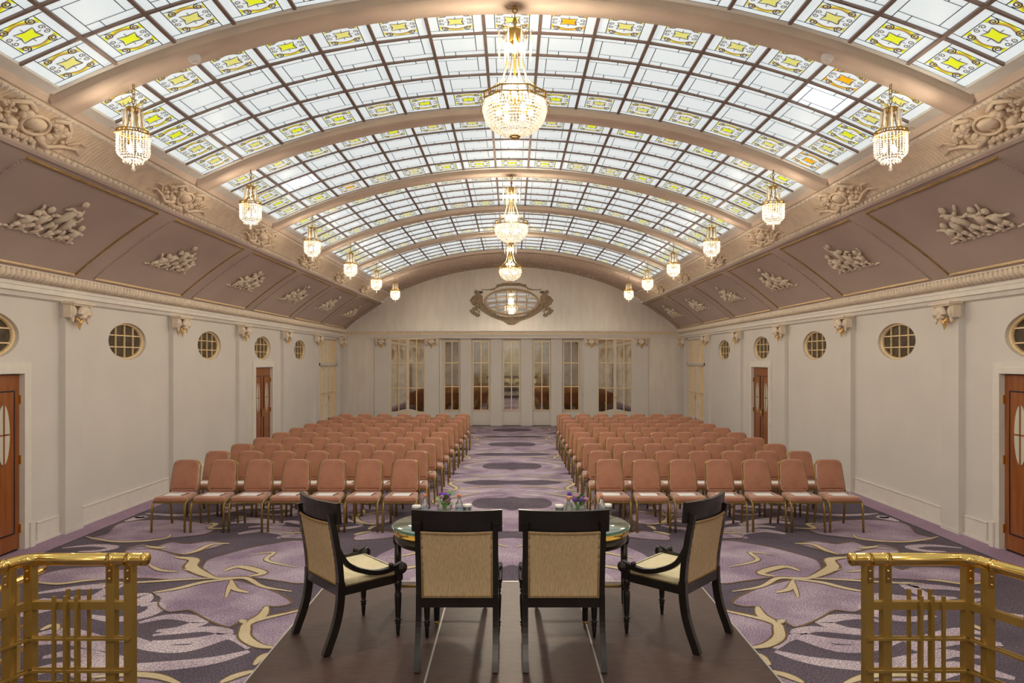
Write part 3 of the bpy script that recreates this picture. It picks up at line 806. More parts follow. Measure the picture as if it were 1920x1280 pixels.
for b in range(0, 9):    # bays; bay 1 is only just in view, bay 0 lies behind the camera's upper edge
    yc = RIBS[b]+BAY/2; wn += 1
    root = empty('window_%d' % wn, (0, yc, ZCR), kind='structure'); root['label'] = 'curved leaded skylight bay of white glass bordered with yellow stars'
    joined = {}
    for i in range(NX):
        a = -ANG+DA*(i+.5)
        for j in range(NY):
            me = pane_mesh(i, j, b); y = PD*(j+.5-NY/2)
            rr = RGL*math.cos(DA/2)
            M = Matrix.Translation((rr*math.sin(a), y, rr*math.cos(a)-RGL)) @ Matrix.Rotation(a, 4, 'Y')
            if 3 <= b <= 6:
                o = link(me.name.split('.')[0], me, root); o.matrix_basis = M
            else:
                key = me.name; joined.setdefault(key, (MB(), me)); join_into(joined[key][0], me, M)
    for mb, me in joined.values():
        nm = me.name.split('.')[0]
        o = mb.build(nm, [m.name for m in me.materials], root, kind='stuff')
    for i in range(1, NX):
        a = -ANG+DA*i
        o = link('glazing_bar', lbar, root); o.matrix_basis = Matrix.Translation((RGL*math.sin(a), 0, RGL*math.cos(a)-RGL)) @ Matrix.Rotation(a, 4, 'Y')
    for j in range(NY+1): link('glazing_bar', tbar, root, loc=(0, PD*(j-NY/2), 0))

# ------------------------------------------------------------------ far wall with mirrors and doors
def fx(px): return (px-960)/F*YF
def fz(py): return CAM_H-(py-676)/F*YF
mb = MB()
RX0, RX1 = fx(823.5), fx(1096.5); RD = .28; ZT = fz(634)
n = 40; arcp = [(-3.99+7.98*i/n) for i in range(n+1)]
top = [(-W-.2, 3.2), (-5.56, 3.24), (-4.9, 3.78), (-4.40, 4.12), (-4.05, 4.44)]+[(x, arc_z(x, .06)) for x in arcp]+[(4.05, 4.44), (4.40, 4.12), (4.9, 3.78), (5.56, 3.24), (W+.2, 3.2)]
mb.poly([(x, YF, z) for x, z in [(-W-.2, ZT)]+top+[(W+.2, ZT)]])
mb.quad((-W-.2, YF, 0), (RX0, YF, 0), (RX0, YF, ZT), (-W-.2, YF, ZT)); mb.quad((RX1, YF, 0), (W+.2, YF, 0), (W+.2, YF, ZT), (RX1, YF, ZT))
mb.quad((RX0, YF, 0), (RX0, YF+RD, 0), (RX0, YF+RD, ZT), (RX0, YF, ZT)); mb.quad((RX1, YF, 0), (RX1, YF+RD, 0), (RX1, YF+RD, ZT), (RX1, YF, ZT))
mb.quad((RX0, YF+RD, 0), (RX1, YF+RD, 0), (RX1, YF+RD, ZT), (RX0, YF+RD, ZT)); mb.quad((RX0, YF, ZT), (RX1, YF, ZT), (RX1, YF+RD, ZT), (RX0, YF+RD, ZT))
wall_f = mb.build('wall_far', 'wall_satin', kind='structure'); wall_f['label'] = 'arched pale grey end wall with mirrored doors'
tn += 1
mb = MB().box(-W, W, YF-.05, YF+.02, fz(632.5), fz(629)).box(-W, W, YF-.10, YF+.02, fz(629), fz(627)).box(-W, W, YF-.07, YF+.02, fz(627), fz(622)).box(-W, W, YF-.11, YF+.02, fz(622), fz(620))
t = mb.build('trim_%d' % tn, 'white_trim', kind='structure')
d = MB(); x = -W
while x < W: d.box(x, x+.055, YF-.10, YF-.06, fz(626.6), fz(622.6)); x += .11
d.build('dentil_moulding', 'gilt_cream', t, kind='stuff')
for px in (716.5, 810, 1108, 1201, 640, 1280):
    x = fx(px); o = MB().box(-.24, .24, -.07, .02, 0, fz(633)).build('pilaster', 'wall', wall_f, loc=(x, YF, 0))
    c = link('capital', corbel, o, loc=(0, -.06, fz(633)-.01), rot=(0, 0, pi/2))
def mull(mb, x0, x1, z0, z1, y, t=.02): mb.box(x0, x1, y-t, y, z0, z1)
def mirror_panel(name, x0, x1, z0, z1, y, cols, zs, parent, thick=.022):
    cuts = [x0+(x1-x0)*i/cols for i in range(cols+1)]; zc = [z0]+zs+[z1]
    for i in range(cols):
        for j in range(len(zc)-1):
            MB().box(cuts[i]+.012, cuts[i+1]-.012, y-.012, y, zc[j]+.012, zc[j+1]-.012).build('mirror_pane', 'mirror', parent)
    for c in cuts: MB().box(c-.016, c+.016, y-.03, y, z0, z1).build('glazing_bar', 'gilt_cream', parent)
    for z in zc: MB().box(x0-.016, x1+.016, y-.028, y, z-.016, z+.016).build('glazing_bar', 'gilt_cream', parent)
# double mirrored doors either side
for (pa, pb) in ((733, 796.5), (1121, 1184.5)):
    dn += 1; xa, xb = fx(pa), fx(pb); xm = (xa+xb)/2
    r = empty('door_%d' % dn, (xm, YF, 0), kind='structure'); r['label'] = 'tall mirrored double door with gilt glazing bars and shaped grey base'
    fr = MB().box(xa-xm-.06, xa-xm, -.05, .02, 0, ZT).box(xb-xm, xb-xm+.06, -.05, .02, 0, ZT).box(-.03, .03, -.045, .0, 0, ZT)
    fr.build('door_frame', 'wall', r)
    z0 = fz(772)
    for s_ in (-1, 1):
        a, b = sorted((s_*.035, s_*((xb-xa)/2-.01)))
        mirror_panel('m', a, b, z0, ZT-.03, -.01, 2, [fz(727), fz(680)], r)
    pts = [((xb-xa)/2*(k/10-1), 0, z0+.10*math.sin(pi*k/20)**2) for k in range(21)]
    kp = MB(); kp.prism([((xa-xb)/2, -.035, 0), ((xb-xa)/2, -.035, 0)]+[(p[0], -.035, p[2]) for p in pts[::-1]], (0, .03, 0)); kp.build('kick_panel', 'wall', r)
    k = MB(); k.ell((0, -.07, 1.0), (.035, .03, .035), 10, 6); k.box(-.02, .02, -.055, -.04, .9, 1.15); k.build('door_knob', 'relief', r)
# mirrored doors in the recess
for pa, pb, isdoor in ((832, 861, 0), (886, 917, 1), (943.5, 974.5, 1), (1001, 1032, 1), (1057, 1087, 0)):
    dn += 1; xa, xb = fx(pa), fx(pb); xm = (xa+xb)/2; hw = (xb-xa)/2; y = YF+RD
    r = empty('door_%d' % dn, (xm, y, 0), kind='structure'); r['label'] = 'narrow mirrored panel door with gilt glazing bars in the recess'
    MB().box(-hw-.03, hw+.03, -.04, .0, .02, ZT-.02).build('door_leaf', 'wall', r)
    zb = fz(769.5)
    mirror_panel('m', -hw+.01, hw-.01, zb, ZT-.10, -.045, 2, [fz(725), fz(680)], r)
    MB().box(-hw+.02, hw-.02, -.05, -.04, .08, zb-.06).build('kick_panel', 'wall', r)
    fr = MB().box(-hw-.09, -hw-.03, -.07, 0, 0, ZT).box(hw+.03, hw+.09, -.07, 0, 0, ZT); fr.build('door_frame', 'wall', r)
for px in (873, 930, 988, 1044):
    x = fx(px); MB().box(x-.19, x+.19, RD-.16, RD+.02, 0, ZT).build('pier', 'wall', wall_f, loc=(0, YF, 0))
# oval mirror with relief surround
wn += 1
ov = empty('window_%d' % wn, (fx(959), YF, fz(566)), kind='structure'); ov['label'] = 'oval gilt-framed mirror on the arched end wall'
def oval_ring(a0, b0, a1, b1, y0, y1, n=56):
    vs = []; fs = []; prof = [(a0, b0, y0), (a0, b0, y1), (a1, b1, y1), (a1, b1, y0)]
    for a, b, y in prof:
        for i in range(n): t = 2*pi*i/n; vs.append((a*math.cos(t), y, b*math.sin(t)))
    for k in range(4):
        for i in range(n): j = (i+1) % n; fs.append((k*n+i, k*n+j, ((k+1) % 4)*n+j, ((k+1) % 4)*n+i))
    return MB().add(vs, fs, 0, True)
oval_ring(.86, .40, .93, .455, -.01, -.06).build('mirror_frame', 'gilt_cream', ov)
oe = [(.87*math.cos(2*pi*i/64), .41*math.sin(2*pi*i/64)) for i in range(64)]
oxs = [-.9, -.51, -.17, .17, .51, .9]; ozs = [-.45, -.2, 0, .2, .45]
for i in range(5):
    for j in range(4):
        q = clip_poly(oe, oxs[i]+.006, oxs[i+1]-.006, ozs[j]+.006, ozs[j+1]-.006)
        if len(q) > 2: MB().prism([(p[0], -.012, p[1]) for p in q], (0, .008, 0)).build('mirror_pane', 'mirror_bright', ov)
for x in oxs[1:-1]: h = .41*math.sqrt(1-(x/.87)**2); MB().box(x-.01, x+.01, -.024, -.013, -h, h).build('mullion', 'gilt_cream', ov)
for z in ozs[1:-1]: h = .87*math.sqrt(1-(z/.41)**2); MB().box(-h, h, -.024, -.013, z-.008, z+.008).build('mullion', 'gilt_cream', ov)
sr = MB()
def og(u, v): return ((u-955)/9.6/55.9, -(v-618)/9.6/55.9)
def oprism(pts, th=.03):
    q = [og(*p) for p in pts]; sr.prism([(x, -th, z) for x, z in q], (0, th, 0))
half = [[(440,520),(400,480),(430,440),(370,430),(330,400),(300,430),(310,490),(250,520),(215,580),(240,660),(310,700),(390,760),(480,820),(600,890),(700,930),(800,960),(905,1030),(955,1030),(955,880),(850,880),(760,870),(640,830),(560,760),(480,700),(440,640)],
        [(955,275),(800,275),(760,300),(690,300),(680,345),(640,370),(560,390),(440,390),(430,400),(560,410),(650,400),(700,360),(800,330),(955,325)],
        [(310,700),(290,740),(330,780),(370,790),(340,830),(355,840),(395,790),(350,750),(340,710)], [(440,395),(420,370),(430,430),(380,410),(370,440),(440,470)]]
for p in half:
    oprism(p); oprism([(1910-u, v) for u, v in p][::-1])
for s_ in (-1, 1):
    for k in range(9): sr.ell((s_*(1.22+.1*math.sin(k*1.3)), -.035, .12-.07*k), (.09, .03, .06), 7, 5)
    sr.ell((s_*1.20, -.04, .33), (.05, .03, .07), 8, 5)
    for k in range(8): sr.ell((s_*(.15+.11*k), -.035, -.56+.012*k*k*.8), (.07, .025, .045), 6, 4)
sr.build('relief_surround', mat('tan_relief', (.50, .40, .275), .75, noise=.05) and 'tan_relief', ov)
# wall behind the camera, seen only in the mirrors
mb = MB(); mb.quad((-W-.2, YB, 0), (W+.2, YB, 0), (W+.2, YB, 6), (-W-.2, YB, 6)); wall_b = mb.build('wall_back', 'wall', kind='structure')
dn += 1
r = empty('door_%d' % dn, (0, YB, 0), kind='structure'); r['label'] = 'gilt lattice doors behind the landing'
for k in range(12): MB().box(-2.2+.4*k-.02, -2.2+.4*k+.02, .02, .05, .4, 3.0).build('lattice_bar', 'gilt_cream', r)
MB().box(-2.3, 2.3, .0, .03, .4, 3.05).build('glazing', 'frosted', r)

# ------------------------------------------------------------------ hanging lamps
def beadring(mb, r, z, n, br, c=(0,0,0)):
    for i in range(n):
        a = 2*pi*i/n; mb.bead((c[0]+r*math.cos(a), c[1]+r*math.sin(a), z), br)
def make_small_lamp():
    root = empty('ceiling_lamp', (0,0,0), label='x', cat='lamp')
    ch = MB()
    for k in range(4):
        pts = [(.014*math.cos(2*pi*i/10)*(k % 2), .014*math.cos(2*pi*i/10)*((k+1) % 2), -.02-.045*k+.028*math.sin(2*pi*i/10)) for i in range(10)]
        ch.tube(pts, .004, 5, closed=True)
    ch.tube([(0,0,-.17), (0,0,-.24)], .006, 6); ch.build('chain', 'brass_paint', root)
    up = MB(); up.lathe([(.062, -.235), (.066, -.225), (.062, -.215), (.05, -.215), (.05, -.235)], 8, smooth=False, cap=False); up.tube([(-.06,0,-.225),(.06,0,-.225)], .004, 5); up.tube([(0,-.06,-.225),(0,.06,-.225)], .004, 5)
    up.build('upper_ring', 'brass_paint', root)
    st = MB()
    for i in range(8):
        a = 2*pi*i/8; c, s_ = math.cos(a), math.sin(a)
        st.tube([(.06*c, .06*s_, -.23), (.065*c, .065*s_, -.32), (.085*c, .085*s_, -.39), (.132*c, .132*s_, -.445)], .005, 5)
        st.tube([(.066*c, .066*s_, -.215), (.085*c, .085*s_, -.20), (.08*c, .08*s_, -.185)], .003, 5)
    st.build('struts', 'brass_paint', root)
    pr = MB()
    for i in range(8):
        a = 2*pi*(i+.5)/8; c, s_ = math.cos(a), math.sin(a); pr.tube([(.075*c, .075*s_, -.235), (.078*c, .078*s_, -.34), (.08*c, .08*s_, -.395)], [.007, .011, .003], 5, smooth=False)
    pr.build('crystal_drops', 'crystal', root, kind='stuff')
    ga = MB(); ga.lathe([(.14, -.455), (.144, -.45), (.14, -.445), (.13, -.445), (.13, -.455)], 8, smooth=False, cap=False); ga.lathe([(.14, -.43), (.142, -.426), (.14, -.422), (.134, -.422), (.134, -.43)], 8, smooth=False, cap=False)
    for i in range(40): a = 2*pi*i/40; r_ = .137*math.cos(pi/8)/math.cos((a+pi/8) % (pi/4)-pi/8) if False else .134; ga.tube([(r_*math.cos(a), r_*math.sin(a), -.45), (r_*math.cos(a), r_*math.sin(a), -.426)], .003, 4)
    for i in range(4):
        a = pi/4+pi/2*i; c, s_ = math.cos(a), math.sin(a)
        ga.tube([((.14+.025+.022*math.cos(t))*c, (.14+.025+.022*math.cos(t))*s_, -.45+.022*math.sin(t)) for t in [2*pi*k/10 for k in range(9)]], .003, 4)
    ga.build('gallery', 'brass_paint', root)
    bd = MB()
    for i in range(30):
        a = 2*pi*i/30
        for k in range(13):
            z = -.465-.0185*k; r_ = .132 if k < 9 else .132-.0042*(k-8)**2; bd.bead((r_*math.cos(a), r_*math.sin(a), z), .0088)
    for r_, n in ((.05, 12), (.025, 6), (.08, 18)): beadring(bd, r_, -.70, n, .009)
    bd.build('bead_basket', 'crystal', root, kind='stuff')
    fi = MB(); fi.ell((0,0,-.735), (.014,.014,.016), 8, 5); fi.ell((0,0,-.765), (.018,.018,.018), 8, 5); fi.tube([(0,0,-.70),(0,0,-.785)], .004, 5); fi.build('finial', 'crystal', root)
    for i in range(3):
        a = 2*pi*i/3+.4; b = MB(); c = (.05*math.cos(a), .05*math.sin(a), -.585); b.ell(c, (.02,.02,.026), 10, 6, 0); b.lathe([(.012, .02), (.012, .07)], 8, c, 1); b.build('bulb', ['bulb', 'brass_paint'], root)
    return root
def lamp_and_fill_light(name, loc, energy, parent, r=.06, spot=False):
    l = bpy.data.lights.new(name, 'SPOT' if spot else 'POINT'); l.energy = energy; l.color = (1.0, .845, .65); l.shadow_soft_size = r
    if spot: l.spot_size = math.radians(178); l.spot_blend = .15  # spots are unseen downlights added below the fixtures
    o = bpy.data.objects.new(name, l); COL.objects.link(o); o.parent = parent; o.location = loc; return o
sl = make_small_lamp(); index_kids(sl)
ordn = ['first', 'second', 'third', 'fourth', 'fifth', 'sixth', 'seventh', 'eighth', 'ninth', 'tenth']
XL = 3.40; first = True
for k, y in [(q-2, r) for q, r in enumerate(RIBS[2:])]:
    for sg in (-1, 1):
        o = sl if first else copy_tree(sl); first = False
        o.location = (sg*XL, y+.08, arc_z(XL, -.088))
        tag(o, 'small brass bead-basket lamp, %s rib from the arched end wall, %s side' % (ordn[5-k], AUD[sg]), 'lamp', 'small bead-basket lamps hanging from the rib ends')
        lamp_and_fill_light('lamp_and_fill_light', (0, 0, -.54), LAMP_W, o, .05); lamp_and_fill_light('lamp_and_fill_light', (0, 0, -.81), LAMP_FILL_SPOT, o, .05, True)  # point stands for the bulbs; spot is unseen fill added under the finial
def make_chandelier():
    root = empty('chandelier', (0,0,0), label='x', cat='chandelier')
    ch = MB(); ch.tube([(0,0,0), (0,0,-.03)], .02, 8)
    ch.tube([(.022*math.cos(t), 0, -.04+.022*math.sin(t)) for t in [2*pi*k/12 for k in range(12)]], .006, 6, closed=True)
    ch.tube([(0,.018*math.cos(t), -.085+.028*math.sin(t)) for t in [2*pi*k/12 for k in range(12)]], .005, 6, closed=True)
    ch.tube([(-.0,0,-.02), (-.06,0,-.03), (-.09,0,.0)], .003, 5); ch.build('hook_chain', 'brass_paint', root)
    MB().lathe([(.012,-.11), (.022,-.14), (.012,-.17), (.012,-.80), (.05,-.82), (.05,-.86), (.012,-.87)], 10).build('stem', 'brass_paint', root)
    cu = MB(); cu.lathe([(.072,-.225), (.078,-.235), (.072,-.25), (.06,-.30), (.04,-.32)], 16, cap=False); cu.lathe([(.075,-.225), (.0,-.215)], 16, cap=False)
    for i in range(8):
        a = 2*pi*i/8; c, s_ = math.cos(a), math.sin(a)
        cu.tube([(.07*c,.07*s_,-.24), (.12*c,.12*s_,-.20), (.155*c,.155*s_,-.215), (.15*c,.15*s_,-.245), (.13*c,.13*s_,-.235)], .0035, 5)
        cu.tube([(.07*c,.07*s_,-.27), (.10*c,.10*s_,-.255), (.11*c,.11*s_,-.28), (.09*c,.09*s_,-.285)], .0035, 5)
    cu.build('crown', 'brass_paint', root)
    pr = MB()
    for i in range(16):
        a = 2*pi*i/16; r_ = .15 if i % 2 else .085; z = -.235 if i % 2 else -.26; c, s_ = math.cos(a), math.sin(a)
        pr.bead((r_*c, r_*s_, z), .012); pr.tube([(r_*c, r_*s_, z-.015), (r_*c, r_*s_, z-.16), (r_*c, r_*s_, z-.21-.03*(i % 3))], [.006, .012, .002], 5, smooth=False)
    pr.build('crystal_drops', 'crystal', root, kind='stuff')
    cc = MB()
    for i in range(8):
        a = 2*pi*i/8+pi/8; c, s_ = math.cos(a), math.sin(a)
        cc.tube([(.06*c,.06*s_,-.31), (.075*c,.075*s_,-.50), (.12*c,.12*s_,-.66), (.26*c,.26*s_,-.80)], .004, 5)
    cc.build('chains', 'brass_paint', root)
    ga = MB(); R8 = .285
    for z in (-.795, -.85): ga.tube([(R8*math.cos(2*pi*i/8+pi/8), R8*math.sin(2*pi*i/8+pi/8), z) for i in range(8)], .008, 6, closed=True, smooth=False)
    for i in range(8):
        a0, a1 = 2*pi*i/8+pi/8, 2*pi*(i+1)/8+pi/8
        for k in range(8):
            f = k/8; x = R8*(math.cos(a0)*(1-f)+math.cos(a1)*f); y = R8*(math.sin(a0)*(1-f)+math.sin(a1)*f); ga.tube([(x,y,-.85),(x,y,-.795)], .004 if k else .008, 4)
        c, s_ = math.cos(a0), math.sin(a0)
        for zc in (-.83, -.90): ga.tube([((R8+.03+.025*math.cos(t))*c, (R8+.03+.025*math.cos(t))*s_, zc+.03*math.sin(t)) for t in [2*pi*k/12 for k in range(11)]], .0035, 5)
    ga.build('gallery', 'brass_paint', root)
    bd = MB(); prof = [(.272,-.872), (.276,-.90), (.276,-.928), (.272,-.956), (.264,-.984), (.254,-1.01), (.24,-1.034), (.224,-1.056), (.204,-1.076), (.182,-1.094), (.158,-1.11), (.132,-1.124), (.105,-1.135), (.078,-1.143), (.05,-1.149)]
    for k, (r_, z) in enumerate(prof):
        br = .0155 if k < 3 else .0125 if k < 8 else .010
        beadring(bd, r_, z, max(8, int(2*pi*r_/(br*2.05))), br)
    bd.build('bead_bowl', 'crystal', root, kind='stuff')
    rs = MB(); rs.lathe([(.045,-1.15), (.05,-1.157), (.045,-1.165), (.035,-1.165), (.035,-1.15)], 16, cap=False); rs.ell((0,0,-1.17), (.012,.012,.018), 8, 5); rs.build('bottom_rosette', 'brass_paint', root)
    for i in range(4):
        a = 2*pi*i/4+.3; c = (.05*math.cos(a), .05*math.sin(a), -.365); MB().ell(c, (.024,.024,.03), 10, 6).build('bulb', 'bulb', root)
    for i in range(5):
        a = 2*pi*i/5+.5; c = (.085*math.cos(a), .085*math.sin(a), -.735); b = MB(); b.ell(c, (.03,.03,.034), 10, 6, 0); b.lathe([(.012,-.09), (.012,-.03)], 8, c, 1); b.build('bulb', ['bulb', 'brass_paint'], root)
    for i in range(6):
        a = 2*pi*i/6; c = (.14*math.cos(a), .14*math.sin(a), -.945); MB().ell(c, (.026,.026,.03), 10, 6).build('bulb', 'bulb', root)
    return root
cs = make_chandelier(); index_kids(cs)
for k, (idx, lab) in enumerate(((4, 'large crystal chandelier with octagonal gilt gallery hanging over the stage table'), (6, 'large crystal chandelier with octagonal gilt gallery above the middle rows of chairs'), (8, 'large crystal chandelier with octagonal gilt gallery in front of the oval mirror'), (2, 'large crystal chandelier with octagonal gilt gallery above the landing'), (0, 'large crystal chandelier with octagonal gilt gallery beside the back doors'))):
    o = cs if k == 0 else copy_tree(cs)
    o.location = ((.025, -.01, -.04, .02, .0)[k], RIBS[idx], ZCR-.088); tag(o, lab, 'chandelier', 'large crystal chandeliers along the centre')
    lamp_and_fill_light('chandelier_and_fill_light', (0, 0, -.62), CHAND_W, o, .1); lamp_and_fill_light('chandelier_and_fill_light', (0, 0, -1.21), CHAND_FILL_SPOT*1.08, o, .1, True)  # spot below the rosette is added fill with no bulb there

# ------------------------------------------------------------------ audience chairs
def pillow(mb, outline, z0, z1, edge, mi=0, fn=None):
    """outline: list of (a,b) closed; extruded between z0 and z1 with rounded edges; fn maps (a,b,c) to xyz"""
    n = len(outline); cx = sum(p[0] for p in outline)/n; cy = sum(p[1] for p in outline)/n
    def inset(d):
        out = []
        for i in range(n):
            p0, p1, p2 = Vector(outline[i-1]), Vector(outline[i]), Vector(outline[(i+1) % n]); t = (p2-p0); t = t.normalized() if t.length else Vector((1,0)); nn = Vector((-t.y, t.x)); out.append(p1+nn*d)
        return out
    loops = [(edge*1.3, z0), (edge*.35, z0+edge*.25), (0, z0+edge), (0, z1-edge), (edge*.35, z1-edge*.25), (edge*1.3, z1), (edge*3, z1+edge*.25)]
    vs = []
    for d, z in loops: vs += [(p.x, p.y, z) for p in inset(d)]
    fs = [((k*n+i), k*n+(i+1) % n, (k+1)*n+(i+1) % n, (k+1)*n+i) for k in range(len(loops)-1) for i in range(n)]
    fs += [tuple(range(n-1,-1,-1)), tuple((len(loops)-1)*n+i for i in range(n))]
    mb.add([fn(*v) for v in vs] if fn else vs, fs, mi, True)
def rrect(w0, w1, h0, h1, r0, r1, n=5):
    pts = []
    for (cx, cy, r, a0) in ((w0-r0, h0+r0, r0, -pi/2), (w1-r1, h1-r1, r1, 0), (-w1+r1, h1-r1, r1, pi/2), (-w0+r0, h0+r0, r0, pi)):
        for k in range(n+1): a = a0+pi/2*k/n; pts.append((cx+r*math.cos(a), cy+r*math.sin(a)))
    return pts
def make_aud_chair():
    root = empty('banquet_chair', (0,0,0), label='x', cat='chair')
    mb = MB(); pillow(mb, rrect(.205, .19, -.215, .20, .05, .05), .385, .445, .018); mb.build('seat', 'velvet', root)
    # backrest, leaning back
    def fn(a, b, c): return (a, .20+.10*(b/.42)-c+.0*b, .445+b)
    mb = MB(); pillow(mb, rrect(.182, .165, 0, .415, .04, .085), -.02, .022, .016, fn=fn); mb.build('backrest', 'velvet', root)
    for s_ in (-1, 1):
        MB().tube([(s_*.212, -.235, 0), (s_*.209, -.222, .30), (s_*.208, -.212, .355), (s_*.209, -.18, .385), (s_*.206, -.10, .39), (s_*.20, .19, .385)], .0155, 6).build('leg', 'chair_gold', root)
        MB().tube([(s_*.195, .275, 0), (s_*.195, .235, .22), (s_*.195, .205, .40)], .0155, 6).build('leg', 'chair_gold', root)
    q = [(-.195, .205, .40), (-.192, .225, .52), (-.182, .27, .70)]; arc = []
    for k in range(9): a = pi*k/8; arc.append((-.10*math.cos(a)+(-.08 if k < 4 else .08 if k > 4 else 0), .295, .775+.075*math.sin(a)))
    path = q+arc+[(-x, y, z) for x, y, z in q[::-1]]
    mb = MB(); mb.tube([(x, y+.012, z) for x, y, z in path], .011, 6); mb.build('back_frame', 'chair_gold', root)
    mb = MB(); mb.box(-.205, .205, -.21, -.19, .368, .388); mb.box(-.195, .195, .185, .205, .37, .39); mb.build('seat_frame', 'chair_gold', root)
    return root
ac = make_aud_chair(); index_kids(ac)
note_me = MB().box(-.112, .112, -.085, .085, 0, .004).mesh('notepad', 'paper')
pen_me = MB(); pen_me.tube([(0,-.07,.004), (0,.07,.004)], .004, 6); pen_me = pen_me.mesh('pen', 'pen')
first = True; jr = random.Random(21)
for row in range(10):
    for side in (-1, 1):
        for c in range(7):
            y = 8.98+.885*row+jr.uniform(-.012, .012)
            if side > 0: x = 1.315+(.4965-.0032*row)*c
            else: x = -(1.446-.022*row)-.4925*c+(.000*row)
            x += jr.uniform(-.005, .005)
            o = ac if first else copy_tree(ac); first = False
            o.location = (x, y, 0); o.rotation_euler = (0, 0, jr.uniform(-.012, .012))
            tag(o, 'coral banquet chair, gilt legs, %s row from stage, %s from aisle, %s block' % (ordn[row], ordn[c], AUD[side]), 'chair', 'coral banquet chairs in rows')
            n = link('notepad', note_me, loc=(x-.015*side+jr.uniform(-.008, .008)-.01, y-.06, .4515), rot=(0, 0, jr.uniform(-.05, .05)))
            tag(n, 'white notepad on chair in %s row from stage, %s from aisle, %s block' % (ordn[row], ordn[c], AUD[side]), 'notepad', 'notepads laid on chair seats')
            if row < 3:
                p = link('pen', pen_me, loc=(n.location.x+.128, n.location.y+.01, .4515), rot=(0, 0, -.25+jr.uniform(-.05, .05)))
                tag(p, 'dark pen beside notepad in %s row from stage, %s from aisle, %s block' % (ordn[row], ordn[c], AUD[side]), 'pen', 'pens beside the notepads')

# ------------------------------------------------------------------ stage platform
ZP = .25
st = empty('stage_platform', (0, 4.6, 0), math.radians(.0), label='low dark brown stage platform of joined decks with metal edging', cat='stage')
XS = (-1.62, -.53, .55, 1.635)
for i in range(3):
    for (ya, yb) in ((-1.5, 1.44),):
        MB().box(XS[i]+.006, XS[i+1]-.006, ya+.003, yb-.003, ZP-.09, ZP).build('deck_panel', 'stage', st)
MB().box(XS[0]-.008, XS[0]+.004, -1.5, 1.44, ZP-.1, ZP+.0008).build('edge_trim', 'alu', st); MB().box(XS[3]-.004, XS[3]+.008, -1.5, 1.44, ZP-.1, ZP+.0008).build('edge_trim', 'alu', st)
MB().box(XS[0], XS[3], 1.432, 1.446, ZP-.1, ZP+.0008).build('edge_trim', 'alu', st)
for x in XS[1:3]: MB().box(x-.006, x+.006, -1.5, 1.44, ZP-.05, ZP+.0008).build('joint_trim', 'alu', st)
for x in (XS[0]+.05, XS[1], XS[2], XS[3]-.05):
    for y in (-1.4, 0, 1.38): MB().box(x-.025, x+.025, y-.025, y+.025, 0, ZP-.09).build('support_leg', 'alu', st)
# landing the balustrade stands on
ld = MB().box(-2.6, 2.6, YB, 3.06, .0, .40); ld = ld.build('landing', 'carpet_dark'); tag(ld, 'raised landing behind the stage platform', 'landing', kind='structure')

